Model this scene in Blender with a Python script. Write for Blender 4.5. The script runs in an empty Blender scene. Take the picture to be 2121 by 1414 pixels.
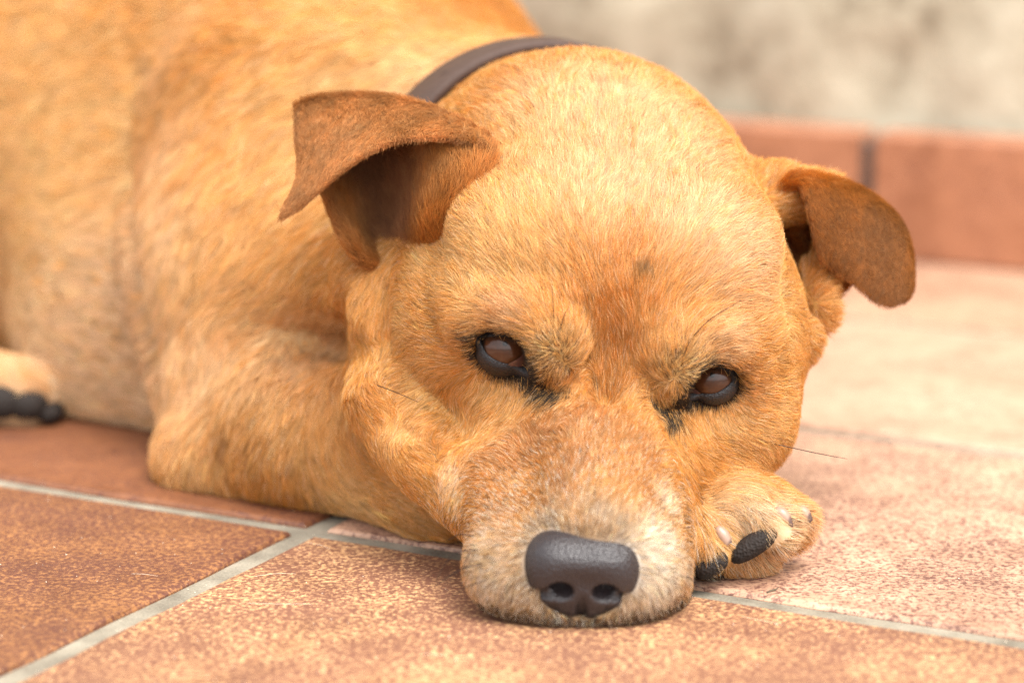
import bpy, math, random
import numpy as np
from mathutils import Vector
from mathutils.bvhtree import BVHTree

SC = bpy.context.scene
COL = SC.collection
rng = np.random.default_rng(7)
random.seed(7)

# ------------------------------------------------------------------ camera
CAM_H = 0.28
PITCH = math.radians(12.5)
FPX = 85.0 / 36.0 * 2121.0
cam_d = bpy.data.cameras.new("camera")
cam = bpy.data.objects.new("camera", cam_d)
COL.objects.link(cam)
cam.location = (0, 0, CAM_H)
cam.rotation_euler = (math.pi / 2 - PITCH, 0, 0)
cam_d.lens = 85
cam_d.sensor_width = 36
cam_d.clip_start = 0.02
cam_d.clip_end = 100
cam_d.dof.use_dof = True
cam_d.dof.focus_distance = 0.897
cam_d.dof.aperture_fstop = 4.5
SC.camera = cam

# ------------------------------------------------------------------ light
SUN_EL, SUN_AZ = 64.0, 140.0          # azimuth: degrees from +Y towards +X
w = bpy.data.worlds.new("World")
SC.world = w
w.use_nodes = True
wt = w.node_tree
wt.nodes.clear()
sky = wt.nodes.new("ShaderNodeTexSky")
sky.sky_type = 'NISHITA'
sky.sun_disc = False
sky.sun_elevation = math.radians(SUN_EL)
sky.sun_rotation = math.radians(SUN_AZ)
sky.air_density = 1.0
sky.dust_density = 4.0
sky.ozone_density = 0.6
hs = wt.nodes.new("ShaderNodeHueSaturation")
hs.inputs["Saturation"].default_value = 0.12
bg = wt.nodes.new("ShaderNodeBackground")
bg.inputs["Strength"].default_value = 0.15
wo = wt.nodes.new("ShaderNodeOutputWorld")
wt.links.new(sky.outputs[0], hs.inputs["Color"])
wt.links.new(hs.outputs[0], bg.inputs["Color"])
wt.links.new(bg.outputs[0], wo.inputs["Surface"])
sun_d = bpy.data.lights.new("sun", 'SUN')
sun_d.energy = 0.72
sun_d.angle = math.radians(40)
sun_d.color = (1.0, 0.925, 0.83)
sun = bpy.data.objects.new("sun", sun_d)
COL.objects.link(sun)
_e, _a = math.radians(SUN_EL), math.radians(SUN_AZ)
_sd = Vector((math.cos(_e) * math.sin(_a), math.cos(_e) * math.cos(_a), math.sin(_e)))
sun.rotation_euler = _sd.to_track_quat('Z', 'Y').to_euler()
sun.location = _sd * 5
SC.view_settings.view_transform = 'Standard'
SC.view_settings.look = 'None'
SC.view_settings.exposure = 1.86
SC.view_settings.gamma = 1.0
SC.render.engine = 'CYCLES'
SC.cycles.max_bounces = 12
SC.cycles.diffuse_bounces = 6
SC.cycles.transmission_bounces = 8
SC.cycles.use_denoising = True
SC.cycles.denoising_prefilter = 'NONE'
SC.cycles.denoising_input_passes = 'RGB_ALBEDO_NORMAL'
SC.cycles_curves.shape = 'RIBBONS'
SC.cycles_curves.subdivisions = 2
SC.cycles.use_light_tree = False

# ------------------------------------------------------------------ frames
cP, sP = math.cos(PITCH), math.sin(PITCH)
CAM = np.array([0, 0, CAM_H])
R_ = np.array([1.0, 0, 0])
U_ = np.array([0, sP, cP])
F_ = np.array([0, cP, -sP])


def P(px, py, z):
    """A point of the real place, given by its bearing from the viewpoint and its distance."""
    return CAM + z * (F_ + (px - 1060.5) / FPX * R_ - (py - 707) / FPX * U_)


def ground(px, py, h=0.0):
    a, b = (px - 1060.5) / FPX, (py - 707) / FPX
    d = F_ + a * R_ - b * U_
    return CAM + (h - CAM_H) / d[2] * d


def nrm(v):
    v = np.asarray(v, float)
    return v / (np.linalg.norm(v, axis=-1, keepdims=True) + 1e-12)


# head frame: r towards the dog's left, u up through the skull, f along the muzzle
_roll, _pit, _yaw = math.radians(8), math.radians(41), math.radians(4)
_ui = R_ * math.sin(_roll) + U_ * math.cos(_roll)
_ri = R_ * math.cos(_roll) - U_ * math.sin(_roll)
_f0 = -F_ * math.cos(_pit) - _ui * math.sin(_pit)
HU = _ui * math.cos(_pit) - F_ * math.sin(_pit)
HF = _f0 * math.cos(_yaw) + _ri * math.sin(_yaw)
HR = _ri * math.cos(_yaw) - _f0 * math.sin(_yaw)
HO = P(1255, 752, 0.895)
HAX = np.array([HR, HU, HF])


def H(r, u, f):
    return HO + 0.01 * (r * HR + u * HU + f * HF)


def to_head(p):
    return (np.asarray(p) - HO) @ HAX.T * 100.0


# ------------------------------------------------------------------ object helpers
def tag(o, label=None, cat=None, group=None, kind=None):
    if label:
        o["label"] = label
    if cat:
        o["category"] = cat
    if group:
        o["group"] = group
    if kind:
        o["kind"] = kind
    return o


def empty(name, loc=(0, 0, 0)):
    o = bpy.data.objects.new(name, None)
    COL.objects.link(o)
    o.location = loc
    o.empty_display_size = 0.02
    return o


def link(name, data, parent=None, mat=None):
    o = bpy.data.objects.new(name, data)
    COL.objects.link(o)
    if parent is not None:
        o.parent = parent
        bpy_par_fix(o, parent)
    if mat is not None:
        data.materials.append(mat)
    return o


def world_loc(o):
    v = Vector(o.location)
    while o.parent:
        o = o.parent
        v = v + Vector(o.location)
    return v


def bpy_par_fix(o, parent):
    # the mesh data is in world coordinates: cancel the (translation-only) parents
    o.location = -world_loc(parent)


def mesh(name, verts, faces, parent=None, mat=None, smooth=True, color=None):
    me = bpy.data.meshes.new(name)
    verts = np.asarray(verts, dtype=np.float32)
    if isinstance(faces, np.ndarray):
        n, k = faces.shape
        me.vertices.add(len(verts))
        me.vertices.foreach_set("co", verts.ravel())
        me.loops.add(n * k)
        me.loops.foreach_set("vertex_index", faces.astype(np.int32).ravel())
        me.polygons.add(n)
        me.polygons.foreach_set("loop_start", np.arange(0, n * k, k, dtype=np.int32))
        me.update(calc_edges=True)
    else:
        me.from_pydata(verts.tolist(), [], faces)
    me.validate()
    if smooth:
        me.polygons.foreach_set("use_smooth", np.ones(len(me.polygons), dtype=bool))
    if color is not None:
        at = me.attributes.new("paint", 'FLOAT_COLOR', 'POINT')
        c = np.ones((len(verts), 4), np.float32)
        c[:, :3] = color
        at.data.foreach_set("color", c.ravel())
    return link(name, me, parent, mat)


def bezier_tube(pts, radii, nseg=5, samples=8):
    """tapered tube through the points"""
    pts = np.asarray(pts, float)
    t = np.linspace(0, len(pts) - 1, samples)
    q = np.stack([np.interp(t, range(len(pts)), pts[:, k]) for k in range(3)], 1)
    for _ in range(2):
        q[1:-1] = (q[:-2] + 2 * q[1:-1] + q[2:]) / 4
    rr = np.interp(t, np.linspace(0, len(pts) - 1, len(radii)), radii)
    tan = nrm(np.gradient(q, axis=0))
    a = nrm(np.cross(tan, [0.31, 0.2, 0.93]))
    b = np.cross(tan, a)
    vs, fs = [], []
    for i in range(samples):
        for j in range(nseg):
            th = 2 * math.pi * j / nseg
            vs.append(q[i] + rr[i] * (a[i] * math.cos(th) + b[i] * math.sin(th)))
    for i in range(samples - 1):
        for j in range(nseg):
            k = (j + 1) % nseg
            fs.append((i * nseg + j, i * nseg + k, (i + 1) * nseg + k, (i + 1) * nseg + j))
    fs.append(tuple(range(nseg))[::-1])
    fs.append(tuple((samples - 1) * nseg + j for j in range(nseg)))
    return np.array(vs), fs


def noise3(p, scale, seed, octs=3):
    """smooth vector-friendly noise, about -1..1, size `scale` metres"""
    g = np.random.default_rng(seed)
    out = np.zeros(len(p))
    amp = 1.0
    tot = 0
    for o in range(octs):
        k = nrm(g.normal(size=(7, 3))) * (2 * math.pi / (scale / 2 ** o)) * g.uniform(.6, 1.3, (7, 1))
        ph = g.uniform(0, 6.28, 7)
        out += amp * np.sin(p @ k.T + ph).sum(1) / 2.6
        tot += amp
        amp *= 0.55
    return out / tot


# ------------------------------------------------------------------ materials
def new_mat(name):
    m = bpy.data.materials.new(name)
    m.use_nodes = True
    nt = m.node_tree
    return m, nt, nt.nodes["Principled BSDF"]


def simple_mat(name, col, rough=0.5, spec=0.5, coat=0.0, bump=None):
    m, nt, b = new_mat(name)
    b.inputs["Base Color"].default_value = (*col, 1)
    b.inputs["Roughness"].default_value = rough
    b.inputs["Specular IOR Level"].default_value = spec
    b.inputs["Coat Weight"].default_value = coat
    b.inputs["Coat Roughness"].default_value = 0.03
    if bump:
        n = nt.nodes.new("ShaderNodeTexVoronoi" if bump[2] else "ShaderNodeTexNoise")
        n.inputs["Scale"].default_value = bump[0]
        tc = nt.nodes.new("ShaderNodeNewGeometry")
        nt.links.new(tc.outputs["Position"], n.inputs["Vector"])
        bp = nt.nodes.new("ShaderNodeBump")
        bp.inputs["Strength"].default_value = bump[1]
        bp.inputs["Distance"].default_value = 0.0006
        nt.links.new(n.outputs[0], bp.inputs["Height"])
        nt.links.new(bp.outputs[0], b.inputs["Normal"])
        mx = nt.nodes.new("ShaderNodeMixRGB")
        mx.blend_type = 'MULTIPLY'
        mx.inputs[0].default_value = 0.35
        mx.inputs[1].default_value = (*col, 1)
        nt.links.new(n.outputs[0], mx.inputs[2])
        nt.links.new(mx.outputs[0], b.inputs["Base Color"])
    return m


def N(nt, typ, **kw):
    n = nt.nodes.new(typ)
    for k, v in kw.items():
        if k.startswith("i_"):
            key = k[2:]
            key = int(key) if key.isdigit() else key.replace("_", " ")
            n.inputs[key].default_value = v
        else:
            setattr(n, k, v)
    return n


def ramp(nt, stops):
    r = nt.nodes.new("ShaderNodeValToRGB")
    e = r.color_ramp.elements
    e[0].position, e[0].color = stops[0][0], (*stops[0][1], 1)
    e[1].position, e[1].color = stops[-1][0], (*stops[-1][1], 1)
    for pos, c in stops[1:-1]:
        x = e.new(pos)
        x.color = (*c, 1)
    return r


def tile_material():
    m, nt, b = new_mat("glazed_terracotta")
    L = nt.links.new
    pos = N(nt, "ShaderNodeNewGeometry")
    oi = N(nt, "ShaderNodeObjectInfo")
    # obj.color: rgb = body tint, alpha = how speckled this tile is
    n1 = N(nt, "ShaderNodeTexNoise", i_Scale=470.0, i_Detail=6.0, i_Roughness=0.70, i_Distortion=0.25)
    n2 = N(nt, "ShaderNodeTexNoise", i_Scale=26.0, i_Detail=4.0, i_Roughness=0.6)
    n3 = N(nt, "ShaderNodeTexNoise", i_Scale=1300.0, i_Detail=2.0)
    n4 = N(nt, "ShaderNodeTexNoise", i_Scale=95.0, i_Detail=3.0)
    for n in (n1, n2, n3, n4):
        L(pos.outputs["Position"], n.inputs["Vector"])
    add = N(nt, "ShaderNodeMath", operation='MULTIPLY_ADD', i_1=0.24)
    L(n2.outputs["Fac"], add.inputs[0])
    L(n1.outputs["Fac"], add.inputs[2])
    sub = N(nt, "ShaderNodeMath", operation='ADD')
    al = N(nt, "ShaderNodeMath", operation='MULTIPLY', i_1=0.18)
    L(oi.outputs["Alpha"], al.inputs[0])
    L(add.outputs[0], sub.inputs[0])
    L(al.outputs[0], sub.inputs[1])
    fac = ramp(nt, [(0.695, (0, 0, 0)), (0.745, (.55, .55, .55)), (0.83, (1, 1, 1))])
    L(sub.outputs[0], fac.inputs[0])
    light = N(nt, "ShaderNodeMixRGB", blend_type='MULTIPLY', i_0=0.6)
    L(oi.outputs["Color"], light.inputs[1])
    r2 = ramp(nt, [(0.3, (0.72, 0.62, 0.55)), (0.7, (1.15, 1.12, 1.08))])
    L(n4.outputs["Fac"], r2.inputs[0])
    L(r2.outputs[0], light.inputs[2])
    mx = N(nt, "ShaderNodeMixRGB", blend_type='MIX')
    L(fac.outputs[0], mx.inputs[0])
    L(light.outputs[0], mx.inputs[1])
    dk1 = N(nt, "ShaderNodeMixRGB", blend_type='MULTIPLY', i_0=1.0)
    L(oi.outputs["Color"], dk1.inputs[1])
    dk1.inputs[2].default_value = (0.27, 0.20, 0.21, 1)
    dk2 = N(nt, "ShaderNodeMixRGB", blend_type='MIX', i_0=0.25)
    L(dk1.outputs[0], dk2.inputs[1])
    dk2.inputs[2].default_value = (0.20, 0.080, 0.066, 1)
    L(dk2.outputs[0], mx.inputs[2])
    # pale dust grains
    dust = ramp(nt, [(0.70, (0, 0, 0)), (0.76, (1, 1, 1))])
    L(n3.outputs["Fac"], dust.inputs[0])
    df = N(nt, "ShaderNodeMath", operation='MULTIPLY', i_1=0.35)
    L(dust.outputs[0], df.inputs[0])
    mx2 = N(nt, "ShaderNodeMixRGB", blend_type='MIX')
    L(df.outputs[0], mx2.inputs[0])
    L(mx.outputs[0], mx2.inputs[1])
    mx2.inputs[2].default_value = (0.62, 0.5, 0.4, 1)
    n5 = N(nt, "ShaderNodeTexNoise", i_Scale=9.0, i_Detail=6.0, i_Roughness=0.7, i_Distortion=1.2)
    L(pos.outputs["Position"], n5.inputs["Vector"])
    st = ramp(nt, [(0.36, (0.70, 0.66, 0.64)), (0.52, (1, 1, 1)), (0.72, (1.08, 1.10, 1.12))])
    L(n5.outputs["Fac"], st.inputs[0])
    mx3 = N(nt, "ShaderNodeMixRGB", blend_type='MULTIPLY', i_0=0.75)
    L(mx2.outputs[0], mx3.inputs[1])
    L(st.outputs[0], mx3.inputs[2])
    L(mx3.outputs[0], b.inputs["Base Color"])
    rr = N(nt, "ShaderNodeMapRange", i_3=0.38, i_4=0.62)
    L(n2.outputs["Fac"], rr.inputs[0])
    L(rr.outputs[0], b.inputs["Roughness"])
    b.inputs["Specular IOR Level"].default_value = 0.45
    hb = N(nt, "ShaderNodeMath", operation='MULTIPLY_ADD', i_1=-0.5)
    L(fac.outputs[0], hb.inputs[0])
    L(n1.outputs["Fac"], hb.inputs[2])
    bp = N(nt, "ShaderNodeBump", i_Strength=0.35, i_Distance=0.0004)
    L(hb.outputs[0], bp.inputs["Height"])
    L(bp.outputs[0], b.inputs["Normal"])
    return m


def grout_material():
    m, nt, b = new_mat("cement_grout")
    L = nt.links.new
    pos = N(nt, "ShaderNodeNewGeometry")
    n1 = N(nt, "ShaderNodeTexNoise", i_Scale=900.0, i_Detail=3.0)
    n2 = N(nt, "ShaderNodeTexNoise", i_Scale=60.0, i_Detail=4.0)
    for n in (n1, n2):
        L(pos.outputs["Position"], n.inputs["Vector"])
    r = ramp(nt, [(0.3, (0.13, 0.110, 0.080)), (0.55, (0.22, 0.192, 0.142)), (0.75, (0.30, 0.264, 0.20))])
    a = N(nt, "ShaderNodeMath", operation='MULTIPLY_ADD', i_1=0.45)
    s = N(nt, "ShaderNodeMath", operation='MULTIPLY_ADD', i_1=1.0, i_2=-0.2)
    L(n1.outputs["Fac"], a.inputs[0])
    L(n2.outputs["Fac"], s.inputs[0])
    L(s.outputs[0], a.inputs[2])
    L(a.outputs[0], r.inputs[0])
    L(r.outputs[0], b.inputs["Base Color"])
    b.inputs["Roughness"].default_value = 0.9
    bp = N(nt, "ShaderNodeBump", i_Strength=0.6, i_Distance=0.0006)
    L(n1.outputs["Fac"], bp.inputs["Height"])
    L(bp.outputs[0], b.inputs["Normal"])
    return m


def wall_material():
    m, nt, b = new_mat("rough_plaster")
    L = nt.links.new
    pos = N(nt, "ShaderNodeNewGeometry")
    n1 = N(nt, "ShaderNodeTexNoise", i_Scale=14.0, i_Detail=6.0, i_Roughness=0.65)
    n2 = N(nt, "ShaderNodeTexNoise", i_Scale=45.0, i_Detail=5.0, i_Roughness=0.6)
    for n in (n1, n2):
        L(pos.outputs["Position"], n.inputs["Vector"])
    r = ramp(nt, [(0.34, (0.20, 0.165, 0.11)), (0.44, (0.38, 0.335, 0.245)), (0.53, (0.46, 0.415, 0.31)), (0.68, (0.54, 0.50, 0.385))])
    a = N(nt, "ShaderNodeMath", operation='MULTIPLY_ADD', i_1=0.6)
    s = N(nt, "ShaderNodeMath", operation='MULTIPLY', i_1=0.4)
    L(n1.outputs["Fac"], a.inputs[0])
    L(n2.outputs["Fac"], s.inputs[0])
    L(s.outputs[0], a.inputs[2])
    L(a.outputs[0], r.inputs[0])
    L(r.outputs[0], b.inputs["Base Color"])
    b.inputs["Roughness"].default_value = 0.95
    bp = N(nt, "ShaderNodeBump", i_Strength=0.8, i_Distance=0.004)
    L(n2.outputs["Fac"], bp.inputs["Height"])
    L(bp.outputs[0], b.inputs["Normal"])
    return m


def skin_material():
    m, nt, b = new_mat("dog_skin")
    a = N(nt, "ShaderNodeAttribute", attribute_name="paint")
    nt.links.new(a.outputs["Color"], b.inputs["Base Color"])
    b.inputs["Roughness"].default_value = 0.7
    b.inputs["Specular IOR Level"].default_value = 0.2
    return m


def fur_material():
    m = bpy.data.materials.new("fur_hair")
    m.use_nodes = True
    nt = m.node_tree
    nt.nodes.clear()
    L = nt.links.new
    out = N(nt, "ShaderNodeOutputMaterial")
    a = N(nt, "ShaderNodeAttribute", attribute_name="paint")
    d = N(nt, "ShaderNodeBsdfDiffuse")
    t = N(nt, "ShaderNodeBsdfTranslucent")
    g = N(nt, "ShaderNodeBsdfHair", component='Reflection')
    g.inputs["RoughnessU"].default_value = 0.35
    g.inputs["RoughnessV"].default_value = 0.6
    g.inputs["Color"].default_value = (0.9, 0.78, 0.6, 1)
    m1 = N(nt, "ShaderNodeMixShader", i_0=0.42)
    m2 = N(nt, "ShaderNodeMixShader", i_0=0.035)
    L(a.outputs["Color"], d.inputs["Color"])
    L(a.outputs["Color"], t.inputs["Color"])
    L(d.outputs[0], m1.inputs[1])
    L(t.outputs[0], m1.inputs[2])
    L(m1.outputs[0], m2.inputs[1])
    L(g.outputs[0], m2.inputs[2])
    L(m2.outputs[0], out.inputs["Surface"])
    return m


M_TILE = tile_material()
M_GROUT = grout_material()
M_WALL = wall_material()
M_SKIN = skin_material()
M_FUR = fur_material()
M_LID = simple_mat("black_eyelid_skin", (0.015, 0.013, 0.014), 0.5, 0.4, bump=(1500, 0.5, 1))
M_NOSE = simple_mat("black_nose_leather", (0.026, 0.020, 0.021), 0.32, 0.5, bump=(1150, 0.55, 1))
M_PAD = simple_mat("paw_pad_leather", (0.022, 0.016, 0.013), 0.75, 0.25, bump=(900, 0.8, 1))
M_CLAW, _nt, _b = new_mat("pale_horn")
_a = _nt.nodes.new("ShaderNodeAttribute")
_a.attribute_name = "paint"
_nt.links.new(_a.outputs["Color"], _b.inputs["Base Color"])
_b.inputs["Roughness"].default_value = 0.35
M_WHISK = simple_mat("dark_whisker", (0.012, 0.008, 0.006), 0.4, 0.4)
M_STRAY = simple_mat("pale_stray_hair", (0.72, 0.6, 0.45), 0.5, 0.4)
M_SCLERA = simple_mat("brown_white_of_eye", (0.030, 0.016, 0.012), 0.2, 0.4, coat=0.4)
M_PUPIL = simple_mat("pupil_black", (0.010, 0.005, 0.003), 0.3, 0.2, coat=0.5)
M_LEATHER = simple_mat("dark_brown_leather", (0.075, 0.045, 0.034), 0.62, 0.25, bump=(170, 0.5, 0))
M_HOLE = simple_mat("hole_shade", (0.006, 0.004, 0.004), 0.8, 0.2)
M_TWIG = simple_mat("dry_twig", (0.10, 0.075, 0.05), 0.8, 0.2)
M_CANTHUS = simple_mat("moist_pink_brown_membrane", (0.085, 0.038, 0.028), 0.2, 0.5, coat=0.5)


def iris_material():
    m, nt, b = new_mat("brown_iris")
    L = nt.links.new
    tc = N(nt, "ShaderNodeNewGeometry")
    n = N(nt, "ShaderNodeTexNoise", i_Scale=900.0, i_Detail=3.0)
    L(tc.outputs["Position"], n.inputs["Vector"])
    a = N(nt, "ShaderNodeAttribute", attribute_name="paint")
    mx = N(nt, "ShaderNodeMixRGB", blend_type='MULTIPLY', i_0=0.5)
    L(a.outputs["Color"], mx.inputs[1])
    L(n.outputs["Fac"], mx.inputs[2])
    L(mx.outputs[0], b.inputs["Base Color"])
    b.inputs["Roughness"].default_value = 0.35
    b.inputs["Specular IOR Level"].default_value = 0.15
    b.inputs["Coat Weight"].default_value = 0.55
    b.inputs["Coat Roughness"].default_value = 0.02
    b.inputs["Coat IOR"].default_value = 1.5
    return m


M_IRIS = iris_material()

# ------------------------------------------------------------------ floor
C0 = ground(640, 1095)
C0[2] = 0
_ang = math.radians(-27.3)
TA = np.array([math.cos(_ang), math.sin(_ang), 0])       # along the long joints and the wall
TB = np.array([-TA[1], TA[0], 0])                        # towards the wall
PITCH_B, PITCH_A = 0.242, 0.362
JOINT = 0.0105
TH = 0.012


def FL(a, b, z=0.0):
    return C0 + a * TA + b * TB + np.array([0, 0, z])


WALL_B = 0.684
gv = [FL(-4, -3, -0.0022), FL(4, -3, -0.0022), FL(4, WALL_B + 0.03, -0.0022), FL(-4, WALL_B + 0.03, -0.0022)]
floor = mesh("patio_floor", gv, [(0, 1, 2, 3)], None, M_GROUT, smooth=False)
tag(floor, "terracotta tiled patio with pale grey cement joints under the lying dog", None, None, "structure")


def tile_mesh(la, lb, seed, bev=0.0022, h=TH):
    """a tile block with bevelled, slightly worn upper edges; top at z = 0"""
    g = random.Random(seed)
    nseg = 12

    def ring(inset, z, jit):
        pts = []
        a0, a1, b0, b1 = inset, la - inset, inset, lb - inset
        cs = [(a0, b0), (a1, b0), (a1, b1), (a0, b1)]
        for k in range(4):
            p, q = cs[k], cs[(k + 1) % 4]
            for i in range(nseg):
                t = i / nseg
                nx, ny = (0, 1) if k in (0, 2) else (1, 0)
                j = g.uniform(-jit, jit) if i else 0
                pts.append((p[0] + (q[0] - p[0]) * t + nx * j, p[1] + (q[1] - p[1]) * t + ny * j, z))
        return pts
    rings = [ring(0, -h, 0), ring(0, -0.0016, 0.0008), ring(bev * .4, -0.0004, 0.0007), ring(bev, 0, 0.0007)]
    vs = [p for r in rings for p in r]
    n = 4 * nseg
    fs = []
    for r in range(3):
        for i in range(n):
            j = (i + 1) % n
            fs.append((r * n + i, r * n + j, (r + 1) * n + j, (r + 1) * n + i))
    fs.append(tuple(3 * n + i for i in range(n)))
    me = bpy.data.meshes.new("tile")
    me.from_pydata(vs, [], fs)
    me.materials.append(M_TILE)
    return me


TINTS = {  # (column, row): body tint and speckle amount, shade at left and sheen at right mixed in
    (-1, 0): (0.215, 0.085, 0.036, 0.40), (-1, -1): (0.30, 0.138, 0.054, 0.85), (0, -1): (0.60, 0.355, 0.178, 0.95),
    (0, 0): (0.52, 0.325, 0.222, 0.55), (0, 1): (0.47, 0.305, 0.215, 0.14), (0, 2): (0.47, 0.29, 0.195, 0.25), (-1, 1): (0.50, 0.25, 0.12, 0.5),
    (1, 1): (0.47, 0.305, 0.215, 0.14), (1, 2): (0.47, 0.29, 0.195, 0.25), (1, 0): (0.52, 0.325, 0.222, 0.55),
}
shared = [tile_mesh(PITCH_A - JOINT, PITCH_B - JOINT, s) for s in range(4)]
cut = [tile_mesh(PITCH_A - JOINT, WALL_B - 2 * PITCH_B - JOINT, s + 20) for s in range(2)]
# one long row seen on the right of the dog: the joint on that side lies beyond the frame
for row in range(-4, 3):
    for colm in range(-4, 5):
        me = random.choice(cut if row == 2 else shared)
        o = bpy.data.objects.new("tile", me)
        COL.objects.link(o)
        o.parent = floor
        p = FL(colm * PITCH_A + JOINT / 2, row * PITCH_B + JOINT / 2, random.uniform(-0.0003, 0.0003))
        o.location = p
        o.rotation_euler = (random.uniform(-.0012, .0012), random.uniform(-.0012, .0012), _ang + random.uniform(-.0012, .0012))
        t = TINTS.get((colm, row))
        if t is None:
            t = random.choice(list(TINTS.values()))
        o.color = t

# ------------------------------------------------------------------ wall with tiled skirting
wall = empty("wall", FL(0, WALL_B + 0.03))
tag(wall, "rough beige plastered wall with a terracotta tile skirting behind the dog", "wall")
na, nz = 220, 60
aa = np.linspace(-3.2, 3.2, na)
zz = np.linspace(0.0, 1.6, nz)
A, Z = np.meshgrid(aa, zz)
pp = C0 + A.ravel()[:, None] * TA + (WALL_B + 0.012) * TB + Z.ravel()[:, None] * np.array([0, 0, 1])
dsp = noise3(pp, 0.16, 3, 4) * 0.014 + noise3(pp, 0.05, 4, 2) * 0.008
pp = pp - dsp[:, None] * TB
idx = np.arange(na * nz).reshape(nz, na)
fq = np.stack([idx[:-1, :-1], idx[:-1, 1:], idx[1:, 1:], idx[1:, :-1]], -1).reshape(-1, 4)
mesh("plaster", pp, fq, wall, M_WALL)
SK_H, SK_T, SK_L = 0.080, 0.026, 0.333
ps = ground(1785, 538)
a_joint = float((ps - C0) @ TA)


def box_between(a0, a1, b0, b1, z0, z1, bev=0.002, seed=0):
    vs, fs = [], []
    for (i, z) in ((0, z0), (0, z1 - bev), (1, z1)):
        e = bev * i
        vs += [FL(a0 + e, b0 + e, z), FL(a1 - e, b0 + e, z), FL(a1 - e, b1, z), FL(a0 + e, b1, z)]
    for r in range(2):
        for k in range(4):
            j = (k + 1) % 4
            fs.append((r * 4 + k, r * 4 + j, r * 4 + 4 + j, r * 4 + 4 + k))
    fs.append((8, 9, 10, 11))
    return vs, fs


v, f = box_between(-3.0, 3.0, WALL_B - SK_T + 0.006, WALL_B + 0.03, -0.001, SK_H - 0.006)
sk = mesh("skirting", v, f, wall, simple_mat("skirting_mortar", (0.10, 0.085, 0.075), 0.9, 0.2), smooth=False)
for k in range(-7, 7):
    a0 = a_joint + k * SK_L + 0.005
    v, f = box_between(a0, a0 + SK_L - 0.010, WALL_B - SK_T, WALL_B + 0.004, 0.002, SK_H)
    o = mesh("skirting_tile", v, f, sk, M_TILE, smooth=False)
    o.color = [(0.37, 0.165, 0.088, 0.1), (0.40, 0.185, 0.102, 0.1)][k % 2]

# ------------------------------------------------------------------ dog: the implicit body
OPS = []


def ell(c, r, ax=None, k=0.012, op='add'):
    OPS.append((op, 'ell', np.asarray(c, float), np.asarray(r, float), np.eye(3) if ax is None else np.asarray(ax), k))


def hell(c, r, k=0.010, op='add'):
    """ellipsoid in the head frame, centimetres"""
    ell(H(*c), np.asarray(r) * 0.01, HAX, k, op)


def cone(a, b, ra, rb, k=0.012, op='add'):
    OPS.append((op, 'cone', np.asarray(a, float), np.asarray(b, float), (ra, rb), k))


def hcone(a, b, ra, rb, k=0.008, op='add'):
    cone(H(*a), H(*b), ra * .01, rb * .01, k, op)


def prim(o, X, Y, Zc):
    if o[1] == 'ell':
        c, r, ax = o[2], o[3], o[4]
        x, y, z = X - c[0], Y - c[1], Zc - c[2]
        l = [(x * ax[i][0] + y * ax[i][1] + z * ax[i][2]) for i in range(3)]
        k0 = np.sqrt(sum((l[i] / r[i]) ** 2 for i in range(3)))
        k1 = np.sqrt(sum((l[i] / r[i] ** 2) ** 2 for i in range(3))) + 1e-9
        return k0 * (k0 - 1) / k1
    a, b, (ra, rb) = o[2], o[3], o[4]
    ab = b - a
    t = ((X - a[0]) * ab[0] + (Y - a[1]) * ab[1] + (Zc - a[2]) * ab[2]) / (ab @ ab)
    t = np.clip(t, 0, 1)
    d = np.sqrt((X - a[0] - t * ab[0]) ** 2 + (Y - a[1] - t * ab[1]) ** 2 + (Zc - a[2] - t * ab[2]) ** 2)
    return d - (ra + (rb - ra) * t)


def pbounds(o):
    if o[1] == 'ell':
        e = np.sqrt(((o[4] * o[3][:, None]) ** 2).sum(0))
        return o[2] - e, o[2] + e
    r = max(o[4])
    return np.minimum(o[2], o[3]) - r, np.maximum(o[2], o[3]) + r


def combine(d, di, op, k):
    if op == 'add':
        h = np.clip(0.5 + 0.5 * (d - di) / k, 0, 1)
        return d * (1 - h) + di * h - k * h * (1 - h)
    h = np.clip(0.5 - 0.5 * (di + d) / k, 0, 1)
    return d * (1 - h) - di * h + k * h * (1 - h)


def sdf_points(p, ops):
    d = np.full(len(p), 1.0)
    for o in ops:
        d = combine(d, prim(o, p[:, 0], p[:, 1], p[:, 2]), o[0], o[5])
    return np.maximum(d, 0.001 - p[:, 2])


def sdf_grid(xs, ys, zs, ops, floor_z=0.001):
    D = np.full((len(xs), len(ys), len(zs)), 0.3, np.float32)
    for o in ops:
        lo, hi = pbounds(o)
        m = o[5] + 0.012
        sl = []
        for ax_, g in enumerate((xs, ys, zs)):
            i0 = max(0, np.searchsorted(g, lo[ax_] - m) - 1)
            i1 = min(len(g), np.searchsorted(g, hi[ax_] + m) + 1)
            sl.append(slice(i0, i1))
        X = xs[sl[0]][:, None, None].astype(np.float32)
        Y = ys[sl[1]][None, :, None].astype(np.float32)
        Zc = zs[sl[2]][None, None, :].astype(np.float32)
        if min(X.size, Y.size, Zc.size) == 0:
            continue
        D[sl[0], sl[1], sl[2]] = combine(D[sl[0], sl[1], sl[2]], prim(o, X, Y, Zc).astype(np.float32), o[0], o[5])
    if floor_z is not None:
        D = np.maximum(D, (floor_z - zs[None, None, :]).astype(np.float32))
    return D


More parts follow.
